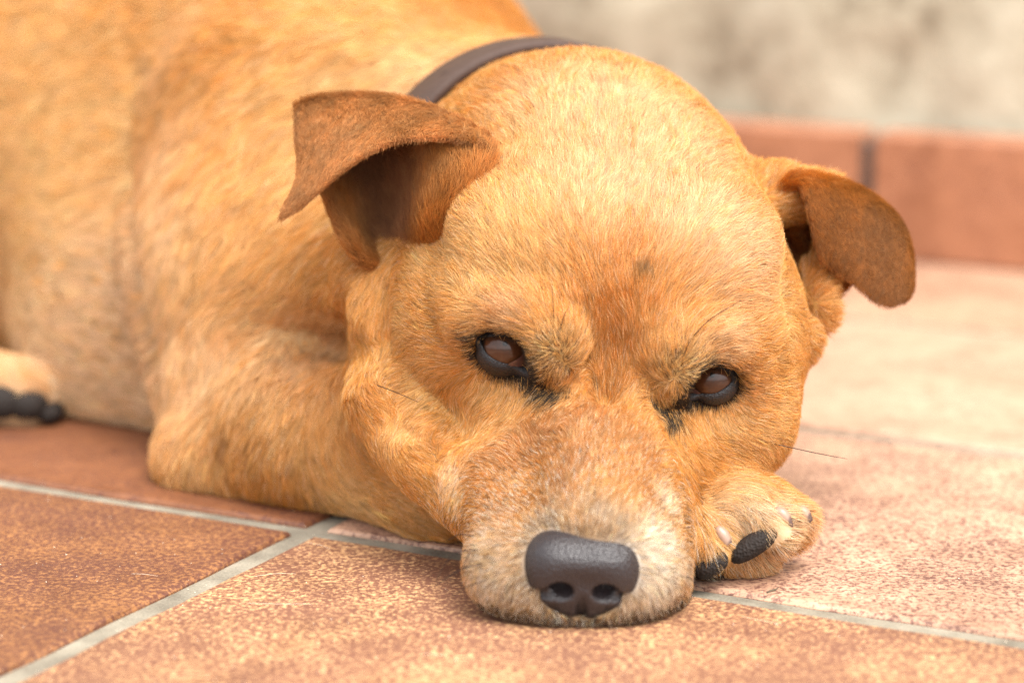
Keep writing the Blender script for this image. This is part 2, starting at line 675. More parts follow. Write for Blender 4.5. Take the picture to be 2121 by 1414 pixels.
def surface_nets(D, xs, ys, zs):
    S = D < 0
    nx, ny, nz_ = D.shape
    acc = np.zeros((nx - 1, ny - 1, nz_ - 1), np.uint8)
    for i in (0, 1):
        for j in (0, 1):
            for k in (0, 1):
                acc += S[i:nx - 1 + i, j:ny - 1 + j, k:nz_ - 1 + k]
    act = (acc > 0) & (acc < 8)
    ci, cj, ck = np.nonzero(act)
    vid = np.full(act.shape, -1, np.int32)
    vid[ci, cj, ck] = np.arange(len(ci))
    sm = np.zeros((len(ci), 3))
    cnt = np.zeros(len(ci))
    G = [xs, ys, zs]
    for ax_ in range(3):
        for a in (0, 1):
            for b in (0, 1):
                o0 = [0, 0, 0]
                oth = [q for q in range(3) if q != ax_]
                o0[oth[0]], o0[oth[1]] = a, b
                o1 = list(o0)
                o1[ax_] = 1
                i0 = (ci + o0[0], cj + o0[1], ck + o0[2])
                i1 = (ci + o1[0], cj + o1[1], ck + o1[2])
                d0, d1 = D[i0], D[i1]
                m = (d0 < 0) != (d1 < 0)
                t = np.where(m, d0 / np.where(m, d0 - d1, 1), 0)
                for q in range(3):
                    p0, p1 = G[q][i0[q]], G[q][i1[q]]
                    sm[:, q] += np.where(m, p0 + (p1 - p0) * t, 0)
                cnt += m
    V = sm / cnt[:, None]
    quads = []
    for ax_ in range(3):
        s0 = [slice(None)] * 3
        s1 = [slice(None)] * 3
        s0[ax_], s1[ax_] = slice(0, -1), slice(1, None)
        e = S[tuple(s0)] != S[tuple(s1)]
        oth = [(ax_ + 1) % 3, (ax_ + 2) % 3]
        I = np.array(np.nonzero(e))
        ok = (I[oth[0]] > 0) & (I[oth[1]] > 0) & (I[oth[0]] < D.shape[oth[0]] - 1) & (I[oth[1]] < D.shape[oth[1]] - 1)
        I = I[:, ok]
        inside = S[tuple(I)]

        def cell(da, db):
            c = I.copy()
            c[oth[0]] += da
            c[oth[1]] += db
            return vid[tuple(c)]
        q = np.stack([cell(-1, -1), cell(0, -1), cell(0, 0), cell(-1, 0)], 1)
        q[~inside] = q[~inside][:, ::-1]
        quads.append(q)
    Q = np.concatenate(quads)
    return V, Q[(Q >= 0).all(1)]


NO = P(1207, 1178, 0.8440)
_rr = math.radians(-4)
NRV = nrm(HR * math.cos(_rr) - HU * math.sin(_rr))
NFV = nrm(HF * math.cos(.10) + HU * math.sin(.10))
NFV = nrm(NFV - (NFV @ NRV) * NRV)
NUV = np.cross(NFV, NRV)
NAX = np.array([NRV, NUV, NFV])


def NP(r, u, f):
    return NO + .0106 * (r * NRV + u * NUV + f * NFV)


# --- skull and face (head frame, cm)
hell((0, 0.2, -6.4), (6.6, 4.8, 7.0))
hell((0, 1.7, -3.6), (4.9, 2.9, 3.6), .015)
for s in (-1, 1):
    hell((s * 5.0, -2.6, -4.8), (3.3, 4.4, 4.6), .015)
    hell((s * 4.3, -0.9, -2.2), (2.7, 2.5, 2.6), .012)
    hell((s * 3.9, 1.3, -1.6), (2.4, 1.5, 1.9), .010)       # ridge over the eye
    hell((s * 2.85, -3.2, 0.0), (2.15, 2.4, 3.6), .014)
hcone((0, -2.4, -1.0), (0, -3.0, 6.4), 3.3, 2.7, .016)
hcone((0, -0.9, -0.5), (0, -1.7, 7.2), 1.7, 1.5, .012)
for s in (-1, 1):
    hell((s * 1.95 - .15, -4.2, 5.4), (1.75, 2.3, 3.0), .012)      # upper lips
hell((0, -4.6, 7.3), (3.4, 1.7, 1.6), .010)
for px, wx in ((1090, .0225), (1304, .0200)):
    ell(P(px, 1182, .855), (wx, 0.0160, 0.0185), None, .010)
ell(P(1203, 1240, .854), (0.024, 0.0140, 0.0120), None, .010)
hcone((0, -5.4, -2.0), (0, -5.6, 5.5), 3.0, 2.2, .012)      # lower jaw
for s in (-1, 1):
    hell((s * 2.05, 0.2, 0.05), (1.40, 1.80, 1.35), .006)    # brow muscle inside the eye
hell((0, 1.9, 1.75), (0.5, 2.6, 0.75), .016, 'sub')        # furrow between the brows
# lip corner bump
ell(P(940, 988, .890), (.0056, .007, .0090), None, .006)
cone(P(1002, 960, .884), P(1045, 1120, .866), .0080, .0120, .012)
cone(P(1352, 1000, .880), P(1345, 1120, .868), .0075, .0085, .012)
ell(P(1528, 880, .925), (.0205, .020, .0215), None, .016)
ell(NP(0, -.30, .55), (.0145, .0105, .010), NAX, .002, 'sub')
hcone((0, 5.6, -0.8), (0, 6.2, -7.0), .45, .45, .022, 'sub')
for s in (-1, 1):
    hell((s * 3.6, 3.0, -4.4), (2.6, 1.7, 3.0), .014)
    hell((s * 2.3, 1.7, -0.6), (1.5, 1.0, 1.1), .010)
# --- neck, throat skin, torso
cone(P(1190, 446, 0.99), P(1040, 470, 1.09), 0.0665, 0.073, 0.03)
cone(P(1040, 470, 1.09), P(760, 450, 1.20), 0.074, 0.118, 0.04)
cone(P(950, 700, 1.01), P(650, 640, 1.12), 0.066, 0.085, 0.03)
band = [(790, 470, .972, .0105), (780, 560, .962, .0115), (778, 650, .952, .0122), (784, 740, .942, .0125), (804, 830, .930, .0122), (845, 905, .917, .0115), (895, 965, .904, .0105), (962, 1035, .892, .0078), (1020, 1110, .878, .0065)]
for q0, q1 in zip(band[:-1], band[1:]):
    cone(P(*q0[:3]), P(*q1[:3]), q0[3], q1[3], 0.013)
ell(P(635, 430, 1.25), (0.132, 0.145, 0.165), None, 0.04)
ell(P(170, 240, 1.34), (0.16, 0.16, 0.152), None, 0.05)
ell(P(-300, 230, 1.46), (0.19, 0.17, 0.160), None, 0.06)
ell(P(300, 640, 1.19), (0.060, 0.085, 0.080), None, 0.05)
# --- shoulder and right foreleg
cone(P(665, 300, 1.12), P(570, 560, 1.085), 0.078, 0.060, 0.022)
cone(P(570, 560, 1.085), P(482, 800, 1.060), 0.056, 0.033, 0.02)
cone(P(545, 800, 1.05), P(450, 930, 1.037), 0.040, 0.024, 0.015)
cone(P(434, 958, 1.028), P(640, 895, 1.005), 0.0205, 0.034, 0.014)
cone(P(640, 870, 1.010), P(900, 985, .960), 0.036, 0.024, 0.012)
cone(P(900, 1010, .957), P(1300, 1050, .905), 0.019, 0.018, 0.012)
# --- paw that comes out beside the muzzle
cone(P(1300, 1040, .912), P(1530, 1068, .906), 0.019, 0.0140, 0.012)
TOES = [((1440, 1085, .893), (1474, 1132, .886), .0104, .0092), ((1540, 1055, .902), (1600, 1092, .892), .0110, .0098),
        ((1590, 1040, .912), (1652, 1075, .905), .0092, .0070), ((1560, 1128, .906), (1640, 1115, .903), .0072, .0050)]
for a, b, ra, rb in TOES:
    cone(P(*a), P(*b), ra, rb, 0.005)
cone(P(1470, 1160, .898), P(1570, 1150, .902), .0078, .0072, 0.006)
# --- base of the other ear
cone(P(1600, 405, .962), P(1700, 410, .968), .0125, .009, .008)
for (px, py, z, r) in ((1712, 545, .966, .0085), (1705, 640, .955, .0070), (1672, 705, .945, .0070), (1690, 590, .960, .009)):
    ell(P(px, py, z), (r * .8, r, r * 1.25), None, .004)
# --- hind foot in the shade of the belly
cone(P(-120, 790, 1.150), P(50, 820, 1.125), 0.022, 0.016, 0.006)


LEG_CREASE = ((586, 686), (640, 698), (700, 718), (716, 726))
TOE_CREASE = (((1470, 1040), (1496, 1090), (1512, 1140)), ((1600, 1030), (1630, 1065), (1645, 1085)))


def march(px, py, ops, z0=0.78, z1=1.5):
    """distance along the bearing to the surface"""
    zs = np.linspace(z0, z1, 721)
    p = np.array([P(px, py, z) for z in zs])
    d = sdf_points(p, ops)
    i = np.argmax(d < 0)
    if d[i] >= 0:
        return None
    return zs[i] - (zs[1] - zs[0]) * (d[i] / (d[i] - d[i - 1])) if i else zs[0]


# brow muscles and the ridges over the eyes
for (px, py, dz) in ((1148, 728, .0022), (1404, 768, .0022)):
    ell(P(px, py, march(px, py, OPS) + dz), (.0098, .0085, .0112), None, .006)
for arch in (((1150, 690), (1095, 655), (1030, 648), (975, 672)), ((1400, 722), (1445, 702), (1500, 712), (1545, 752))):
    q = [P(x, y, march(x, y, OPS) + .0050) for x, y in arch]
    for a, b in zip(q[:-1], q[1:]):
        cone(a, b, .0060, .0060, .010)
# skin creases
for pts, r in ((((600, 690), (650, 703), (715, 722)), .0070), (((706, 600), (704, 640), (706, 680)), .0030),
               (((290, 150), (272, 230), (268, 330), (284, 450), (292, 560), (318, 700), (335, 840)), .0026), (((800, 590), (794, 690), (804, 790), (846, 880), (902, 945)), .0024),
               (((1120, 806), (1165, 812), (1200, 775)), .0016), (((1388, 850), (1352, 832), (1343, 785)), .0016), (((480, 1010), (455, 960), (470, 905)), .0025)):
    q = [P(x, y, march(x, y, OPS) - .0006) for x, y in pts]
    for a, b in zip(q[:-1], q[1:]):
        cone(a, b, r, r, r * 2.2, 'sub')

q = [P(x, y, march(x, y, OPS) + .0012) for x, y in LEG_CREASE]
for (a, b), r in zip(zip(q[:-1], q[1:]), (.0040, .0055, .0055)):
    cone(a, b, r, r, .004, 'sub')
for pts in TOE_CREASE:
    q = [P(x, y, march(x, y, OPS) - .0004) for x, y in pts if march(x, y, OPS)]
    for a, b in zip(q[:-1], q[1:]):
        cone(a, b, .0036, .0036, .005, 'sub')

# eyes: contour of the opening, of the bare black skin, iris centre
EYES = [
    dict(c=(1043, 722), iris=(1046, 712), side=-1,
         op=[(996, 700), (1006, 729), (1030, 747), (1055, 754), (1082, 757), (1094, 751), (1092, 733), (1082, 713), (1066, 702), (1036, 697), (1013, 698)],
         skin=[(982, 702), (990, 733), (1018, 758), (1052, 774), (1090, 784), (1120, 788), (1100, 733), (1088, 707), (1067, 695), (1036, 689), (1004, 690)]),
    dict(c=(1472, 786), iris=(1475, 777), side=1,
         op=[(1417, 808), (1430, 811), (1456, 815), (1481, 814), (1503, 801), (1516, 786), (1505, 771), (1485, 763), (1463, 765), (1447, 776), (1436, 794)],
         skin=[(1392, 834), (1417, 829), (1449, 831), (1482, 828), (1510, 814), (1527, 790), (1512, 766), (1486, 755), (1460, 757), (1442, 770), (1428, 793)]),
]
EYE_R = 0.0106
for e in EYES:
    z = march(*e['c'], OPS)
    e['z'] = z + 0.0065
    e['C'] = P(*e['c'], e['z'])
    e['view'] = nrm(CAM - e['C'])
for e in EYES:
    v = e['view']
    r = nrm(R_ - (R_ @ v) * v)
    u = np.cross(v, r)
    a = math.radians(28 if e['side'] < 0 else -10)
    ax1 = r * math.cos(a) - u * math.sin(a)
    ax2 = np.cross(v, ax1)
    ell(e['C'] + v * 0.008 - u * .0006, (0.0107, 0.0060, 0.018), np.array([ax1, ax2, v]), 0.003, 'sub')


def grid_axis(segs):
    out = []
    for a, b, h in segs:
        out += list(np.arange(a, b - 1e-9, h))
    return np.array(out)


xs = grid_axis([(-0.62, -0.14, 0.0065), (-0.14, -0.075, 0.0038), (-0.075, 0.14, 0.0021), (0.14, 0.32, 0.008)])
ys = grid_axis([(0.76, 1.03, 0.0021), (1.03, 1.12, 0.0042), (1.12, 1.75, 0.0075)])
zs = grid_axis([(-0.006, 0.19, 0.0021), (0.19, 0.36, 0.006)])
D = sdf_grid(xs, ys, zs, OPS)
BV, BQ = surface_nets(D, xs, ys, zs)
print("body verts", len(BV), D.shape)
# --- one relaxed pass
def relax(V, Q, it=2, w=0.5):
    for _ in range(it):
        s = np.zeros_like(V)
        n = np.zeros(len(V))
        for a, b in ((0, 1), (1, 2), (2, 3), (3, 0)):
            np.add.at(s, Q[:, a], V[Q[:, b]])
            np.add.at(n, Q[:, a], 1)
            np.add.at(s, Q[:, b], V[Q[:, a]])
            np.add.at(n, Q[:, b], 1)
        V = V * (1 - w) + w * s / np.maximum(n, 1)[:, None]
    return V


BV = relax(BV, BQ, 2)


def vert_normals(V, F):
    fn = np.cross(V[F[:, 2]] - V[F[:, 0]], V[F[:, 3 % F.shape[1]]] - V[F[:, 1]]) if F.shape[1] == 4 else np.cross(V[F[:, 1]] - V[F[:, 0]], V[F[:, 2]] - V[F[:, 0]])
    n = np.zeros_like(V)
    for k in range(F.shape[1]):
        np.add.at(n, F[:, k], fn)
    return nrm(n)


BN = vert_normals(BV, BQ)
BVH = BVHTree.FromPolygons([tuple(v) for v in BV], [tuple(int(i) for i in q) for q in BQ])


def hit(px, py):
    d = Vector(P(px, py, 1.0) - CAM).normalized()
    r = BVH.ray_cast(Vector(CAM), d)
    return None if r[0] is None else np.array(r[0])


# ------------------------------------------------------------------ nose
BODY_OPS = list(OPS)
OPS.clear()
def nell(c, r, k=.004, op='add'):
    ell(NP(*c), np.asarray(r) * .0106, NAX, k, op)


nell((0, 0.22, -0.30), (1.86, 1.00, 1.10), .006)
for sd in (-1, 1):
    nell((sd * 1.05, 0.22, -0.05), (0.90, 0.92, 1.05), .005)
    nell((sd * 1.02, -0.35, 0.05), (0.84, 0.80, 0.92), .005)
    nell((sd * 0.62, -0.95, 0.10), (0.72, 0.66, 0.82), .005)
nell((0, -0.45, 0.14), (1.25, 1.00, 0.98), .005)
nell((0, -1.12, 0.16), (0.80, 0.58, 0.80), .005)
nell((0, 0.75, 0.30), (1.30, 0.45, 0.60), .006)
for sd in (-1, 1):
    nell((sd * 0.74, -0.10, 1.10), (0.43, 0.33, 0.80), .0012, 'sub')
    cone(NP(sd * 0.88, -0.22, 1.18), NP(sd * 1.70, -0.46, 0.66), .0028, .0014, .0012, 'sub')
    cone(NP(sd * 0.92, -0.45, 1.20), NP(sd * 0.84, -1.30, 0.92), .0009, .0006, .0010, 'sub')
cone(NP(0, -0.30, 1.24), NP(0, -1.85, 0.86), .0016, .0022, .0014, 'sub')
NOSE_OPS = list(OPS)
lo = NO - 0.030
gx = [np.arange(lo[i], lo[i] + 0.060, 0.00065) for i in range(3)]
ND = sdf_grid(*gx, NOSE_OPS, floor_z=None)
NV, NQ = surface_nets(ND, *gx)
NV = relax(NV, NQ, 1)
# ------------------------------------------------------------------ fur painting and combing
GOLD = np.array((0.70, 0.325, 0.066))
CREAM = np.array((0.82, 0.555, 0.245))
PALE = np.array((0.82, 0.575, 0.36))
TAN = np.array((0.66, 0.365, 0.120))
RUSSET = np.array((0.40, 0.150, 0.042))
BROWN = np.array((0.26, 0.105, 0.040))
PINK = np.array((0.47, 0.195, 0.062))
WHITE = np.array((0.84, 0.76, 0.64))
GREY = np.array((0.34, 0.27, 0.21))
DARK = np.array((0.035, 0.022, 0.015))
ORANGE = np.array((0.60, 0.235, 0.042))

# coat markings, with some shade and fill light painted in: where, radius (m), colour, strength
MARKS = [
    (1290, 390, .026, PALE, .6), (1180, 380, .024, PALE, .5), (1420, 420, .022, PALE, .65), (1050, 480, .022, CREAM, .75),
    (1560, 560, .020, PALE, .6), (1500, 470, .02, PALE, .6), (930, 560, .016, CREAM, .5), (880, 540, .010, CREAM, .6), (1620, 650, .016, CREAM, .7), (1600, 850, .014, CREAM, .55),
    (1000, 620, .012, CREAM, .45), (1060, 640, .008, PALE, .5), (1500, 700, .009, PALE, .6),
    (1285, 640, .012, ORANGE, .7), (1280, 720, .010, ORANGE, .7), (1295, 560, .012, ORANGE, .65), (1310, 500, .010, ORANGE, .4), (1275, 790, .009, ORANGE, .45),
    (1200, 640, .010, ORANGE, .3), (1390, 660, .010, ORANGE, .35),
    (1330, 570, .0022, DARK, .75), (1345, 585, .0016, DARK, .5), (1320, 590, .0016, DARK, .4),
    # round the eyes
    (1040, 655, .006, RUSSET, .45), (980, 690, .005, RUSSET, .55), (1480, 725, .005, RUSSET, .5), (1535, 760, .005, RUSSET, .5),
    (950, 740, .008, ORANGE, .4), (925, 810, .010, GOLD, .6), (1560, 820, .008, ORANGE, .45), (870, 770, .016, GOLD, .7), (830, 680, .014, CREAM, .4), (850, 880, .012, CREAM, .5), (915, 895, .008, ORANGE, .4), (880, 780, .012, CREAM, .4),  # gold and cream on the left cheek stand in for fill light
    (1140, 720, .0075, CREAM, .75), (1150, 770, .006, TAN, .7), (1420, 770, .0075, CREAM, .75), (1390, 800, .006, TAN, .7),
    (1010, 810, .006, CREAM, .35), (1500, 870, .007, CREAM, .55),
    # muzzle
    (1230, 860, .014, PINK, .85), (1130, 900, .014, PINK, .85), (1330, 930, .013, PINK, .8), (1050, 950, .013, PINK, .85), (1200, 980, .016, PINK, .85), (1190, 950, .010, RUSSET, .3), (1340, 1020, .012, PINK, .6),
    (1040, 1050, .012, PINK, .7), (1230, 1000, .006, TAN, .5), (1160, 1010, .008, BROWN, .3), (1010, 1000, .008, ORANGE, .35),
    (1235, 1060, .0075, GREY, .75), (1140, 1080, .0075, GREY, .8), (1290, 1090, .0075, GREY, .7), (1110, 1050, .006, BROWN, .35), (1350, 1070, .005, BROWN, .35),
    (1372, 1110, .009, WHITE, .9), (1378, 1180, .012, WHITE, .85), (1345, 1150, .009, WHITE, .75), (1360, 1240, .010, WHITE, .6), (1385, 1040, .007, WHITE, .6),
    (1005, 1130, .009, WHITE, .55), (1000, 1210, .010, WHITE, .55), (1045, 1190, .009, WHITE, .35), (1060, 1240, .009, GREY, .6), (1150, 1290, .008, GREY, .7), (1250, 1300, .008, GREY, .65),
    (1320, 1285, .008, GREY, .45), (1010, 1165, .006, GREY, .5), (1075, 1130, .006, GREY, .3),
    (935, 985, .0070, PALE, .9), (945, 1030, .006, CREAM, .5),
    (1080, 1282, .0045, DARK, .8), (1130, 1298, .0045, DARK, .85), (1190, 1304, .0045, DARK, .85), (1250, 1304, .0045, DARK, .85), (1310, 1296, .0045, DARK, .8), (1360, 1278, .0045, DARK, .7), (1030, 1260, .004, DARK, .6),  # black lip, and the contact shadow under the chin painted dark
    # cheeks, throat skin, neck
    (760, 700, .012, GOLD, .6), (750, 850, .015, ORANGE, .4), (700, 600, .012, ORANGE, .55), (705, 690, .010, RUSSET, .45), (690, 720, .006, RUSSET, .4),  # russet in the neck fold and leg crease paints their shade
    (1150, 150, .02, GOLD, .4), (1270, 110, .012, ORANGE, .6), (1180, 110, .010, ORANGE, .6), (1050, 160, .010, ORANGE, .5), (1100, 260, .02, CREAM, .5), (1300, 250, .03, PALE, .6), (1430, 300, .02, PALE, .6), (1180, 200, .03, PALE, .5),
    # shoulder and leg
    (480, 350, .04, GOLD, .5), (340, 500, .022, CREAM, .5), (550, 250, .03, ORANGE, .25), (430, 450, .03, GOLD, .5), (600, 420, .03, CREAM, .35), (700, 150, .05, CREAM, .5), (900, 60, .05, CREAM, .5), (900, 150, .03, PALE, .5),
    (450, 760, .03, PALE, .5), (600, 760, .025, PALE, .6), (560, 850, .02, TAN, .6), (450, 870, .02, TAN, .55), (650, 900, .02, TAN, .6), (400, 980, .012, CREAM, .4), (440, 1015, .006, BROWN, .45), (400, 1010, .006, BROWN, .35), (700, 1020, .015, CREAM, .55), (850, 1030, .012, CREAM, .5),
    # flank and belly
    (200, 700, .08, PALE, .85), (250, 850, .05, PALE, .85), (60, 600, .08, PALE, .75), (100, 400, .06, CREAM, .7), (270, 700, .05, PALE, .7), (330, 480, .018, PALE, .5), (60, 150, .07, CREAM, .55), (250, 330, .02, TAN, .5),
    (300, 120, .04, CREAM, .35), (400, 60, .025, PALE, .4), (520, 60, .04, GOLD, .4), (620, 180, .03, CREAM, .4), (350, 300, .02, PALE, .4), (330, 150, .015, PALE, .4), (460, 560, .03, CREAM, .4),
    # paw
    (1485, 1075, .004, ORANGE, .6), (1505, 1110, .004, BROWN, .5), (1520, 1080, .006, ORANGE, .5),  # shade of the crease between the toes, painted into the fur
    (1540, 1040, .012, CREAM, .6), (1540, 1060, .012, WHITE, .35), (1480, 1110, .008, CREAM, .6), (1600, 1060, .012, WHITE, .5), (1650, 1060, .008, PALE, .8), (1570, 1165, .010, PALE, .7), (1640, 1120, .008, PALE, .8),
]
# lie of the coat: from root to tip
STROKES = [
    (1200, 1075, 1200, 1000), (1120, 1060, 1085, 1000), (1300, 1070, 1330, 1010), (1190, 980, 1190, 900), (1230, 880, 1238, 800), (1100, 900, 1060, 840), (1340, 900, 1370, 840),
    (1060, 1000, 1010, 960), (1040, 1080, 985, 1060), (1010, 1150, 970, 1160), (1000, 1220, 985, 1250), (1060, 1240, 1035, 1290), (1150, 1270, 1140, 1320), (1220, 1280, 1222, 1325), (1300, 1270, 1310, 1315), (1370, 1240, 1395, 1280),
    (1400, 1180, 1430, 1200), (1390, 1110, 1425, 1100), (1380, 1020, 1420, 990), (1080, 1150, 1040, 1170), (1350, 1160, 1385, 1175), (980, 1000, 950, 990), (950, 1020, 940, 1060),
    (1280, 790, 1285, 710), (1282, 700, 1287, 610), (1290, 580, 1296, 490), (1300, 450, 1308, 360), (1220, 650, 1195, 560), (1370, 660, 1400, 580), (1150, 560, 1110, 470), (1000, 570, 930, 510), (1060, 620, 1000, 570), (1090, 600, 1040, 530),
    (1450, 620, 1510, 560), (1540, 650, 1620, 610), (1200, 350, 1190, 260), (1400, 380, 1440, 290), (960, 460, 900, 390), (1560, 480, 1640, 460), (1500, 360, 1550, 300), (1080, 400, 1040, 310), (880, 560, 810, 510), (1480, 690, 1540, 670),
    (1000, 650, 940, 640), (960, 700, 900, 690), (900, 700, 830, 690), (860, 640, 800, 600), (840, 780, 790, 800), (900, 830, 860, 870), (960, 860, 925, 910), (1010, 810, 970, 860), (1080, 830, 1050, 890), (1150, 840, 1125, 890), (940, 930, 915, 980), (1040, 880, 1000, 920), (860, 880, 830, 920),
    (1540, 740, 1610, 730), (1560, 840, 1630, 850), (1500, 860, 1540, 910), (1440, 860, 1460, 910), (1390, 880, 1390, 930), (1500, 930, 1560, 960), (1620, 800, 1670, 820), (1450, 950, 1490, 980), (1600, 930, 1640, 960), (1420, 930, 1450, 970),
    # brow whorls
    (1120, 700, 1095, 680), (1150, 700, 1140, 650), (1190, 730, 1205, 680), (1130, 740, 1105, 740), (1150, 775, 1130, 805), (1185, 790, 1180, 825),
    (1435, 750, 1460, 728), (1405, 740, 1410, 695), (1370, 770, 1355, 720), (1425, 785, 1440, 800), (1400, 810, 1405, 840), (1365, 815, 1365, 850),
    # neck and shoulder
    (1200, 200, 1200, 110), (1050, 230, 1000, 160), (1350, 200, 1390, 130), (980, 280, 930, 220), (760, 600, 745, 680), (750, 720, 750, 800), (770, 820, 810, 890), (860, 930, 910, 980), (720, 540, 690, 600),
    (800, 120, 700, 150), (950, 40, 840, 60), (900, 150, 800, 200), (700, 250, 610, 300), (600, 150, 510, 210), (550, 350, 480, 440), (450, 450, 420, 560), (650, 500, 590, 580), (400, 300, 340, 390), (660, 650, 600, 680),
    (520, 640, 440, 690), (600, 740, 560, 820), (450, 740, 420, 840), (600, 870, 585, 950), (400, 900, 385, 990), (450, 960, 450, 1030), (540, 960, 545, 1020), (680, 930, 720, 1000), (750, 1010, 830, 1040), (870, 1020, 920, 1060), (690, 780, 670, 870),
    (230, 200, 130, 210), (250, 400, 150, 440), (100, 300, 10, 330), (250, 600, 150, 590), (100, 600, 0, 580), (250, 780, 150, 760), (280, 860, 190, 840), (100, 100, 0, 110), (100, 750, 10, 710), (300, 60, 200, 80), (500, 40, 400, 70),
    # paw
    (1490, 1020, 1540, 1010), (1530, 1040, 1590, 1080), (1450, 1080, 1470, 1140), (1560, 1080, 1590, 1130), (1620, 1050, 1670, 1090), (1560, 1160, 1570, 1195), (1500, 1130, 1510, 1170), (1640, 1110, 1680, 1130),
]


def lay_marks():
    out = []
    for px, py, rad, col, s in MARKS:
        h = hit(px, py)
        if h is not None:
            out.append((h, rad, col, s))
    return out


def lay_strokes():
    a, b = [], []
    for x0, y0, x1, y1 in STROKES:
        h = hit(x0, y0)
        if h is None:
            continue
        z = (h - CAM) @ F_
        t = hit(x1, y1)
        if t is None or abs((t - CAM) @ F_ - z) > 0.05:
            t = P(x1, y1, z + 0.01)
        a.append(h)
        b.append(nrm(t - h))
    return np.array(a), np.array(b)


MK = lay_marks()
SA, SB = lay_strokes()


def paint_at(p):
    c = np.tile(GOLD * 0.6 + TAN * 0.4, (len(p), 1))
    n = noise3(p, 0.06, 11, 3)[:, None]
    c = c + np.clip(n, -1, 1) * 0.16 * (CREAM - GOLD)
    nd = sdf_points(p, NOSE_OPS)
    g = np.exp(-np.clip(nd, 0, 1) / 0.0022)[:, None] * .85
    c = c * (1 - g) + GREY * .45 * g
    for h, rad, col, s in MK:
        d2 = ((p - h) ** 2).sum(1)
        m = d2 < (2.4 * rad) ** 2
        g = (s * np.exp(-(d2[m] / rad ** 2) ** 1.15))[:, None]
        c[m] = c[m] * (1 - g) + col * g
    return c


def comb_at(p, n):
    out = np.zeros_like(p)
    for i0 in range(0, len(p), 60000):
        q = p[i0:i0 + 60000]
        d2 = ((q[:, None, :] - SA[None]) ** 2).sum(2)
        wgt = 1.0 / (d2 + 0.004 ** 2) ** 2
        out[i0:i0 + 60000] = wgt @ SB
    out = nrm(out)
    out = out - (out * n).sum(1, keepdims=True) * n
    return nrm(out)


def scatter(V, F, VN, density):
    """random roots on the faces; density is roots per square metre for each face centre"""
    T = np.concatenate([F[:, [0, 1, 2]], F[:, [0, 2, 3]]]) if F.shape[1] == 4 else F
    A, B, Cc = V[T[:, 0]], V[T[:, 1]], V[T[:, 2]]
    area = 0.5 * np.linalg.norm(np.cross(B - A, Cc - A), axis=1)
    cen = (A + B + Cc) / 3
    cn = nrm(VN[T].mean(1))
    ex = area * density(cen, cn)
    cnt = np.floor(ex + rng.random(len(ex))).astype(int)
    ti = np.repeat(np.arange(len(T)), cnt)
    u, v = rng.random(len(ti)), rng.random(len(ti))
    fl = u + v > 1
    u[fl], v[fl] = 1 - u[fl], 1 - v[fl]
    p = A[ti] + u[:, None] * (B - A)[ti] + v[:, None] * (Cc - A)[ti]
    n = nrm((1 - u - v)[:, None] * VN[T[ti, 0]] + u[:, None] * VN[T[ti, 1]] + v[:, None] * VN[T[ti, 2]])
    return p, n


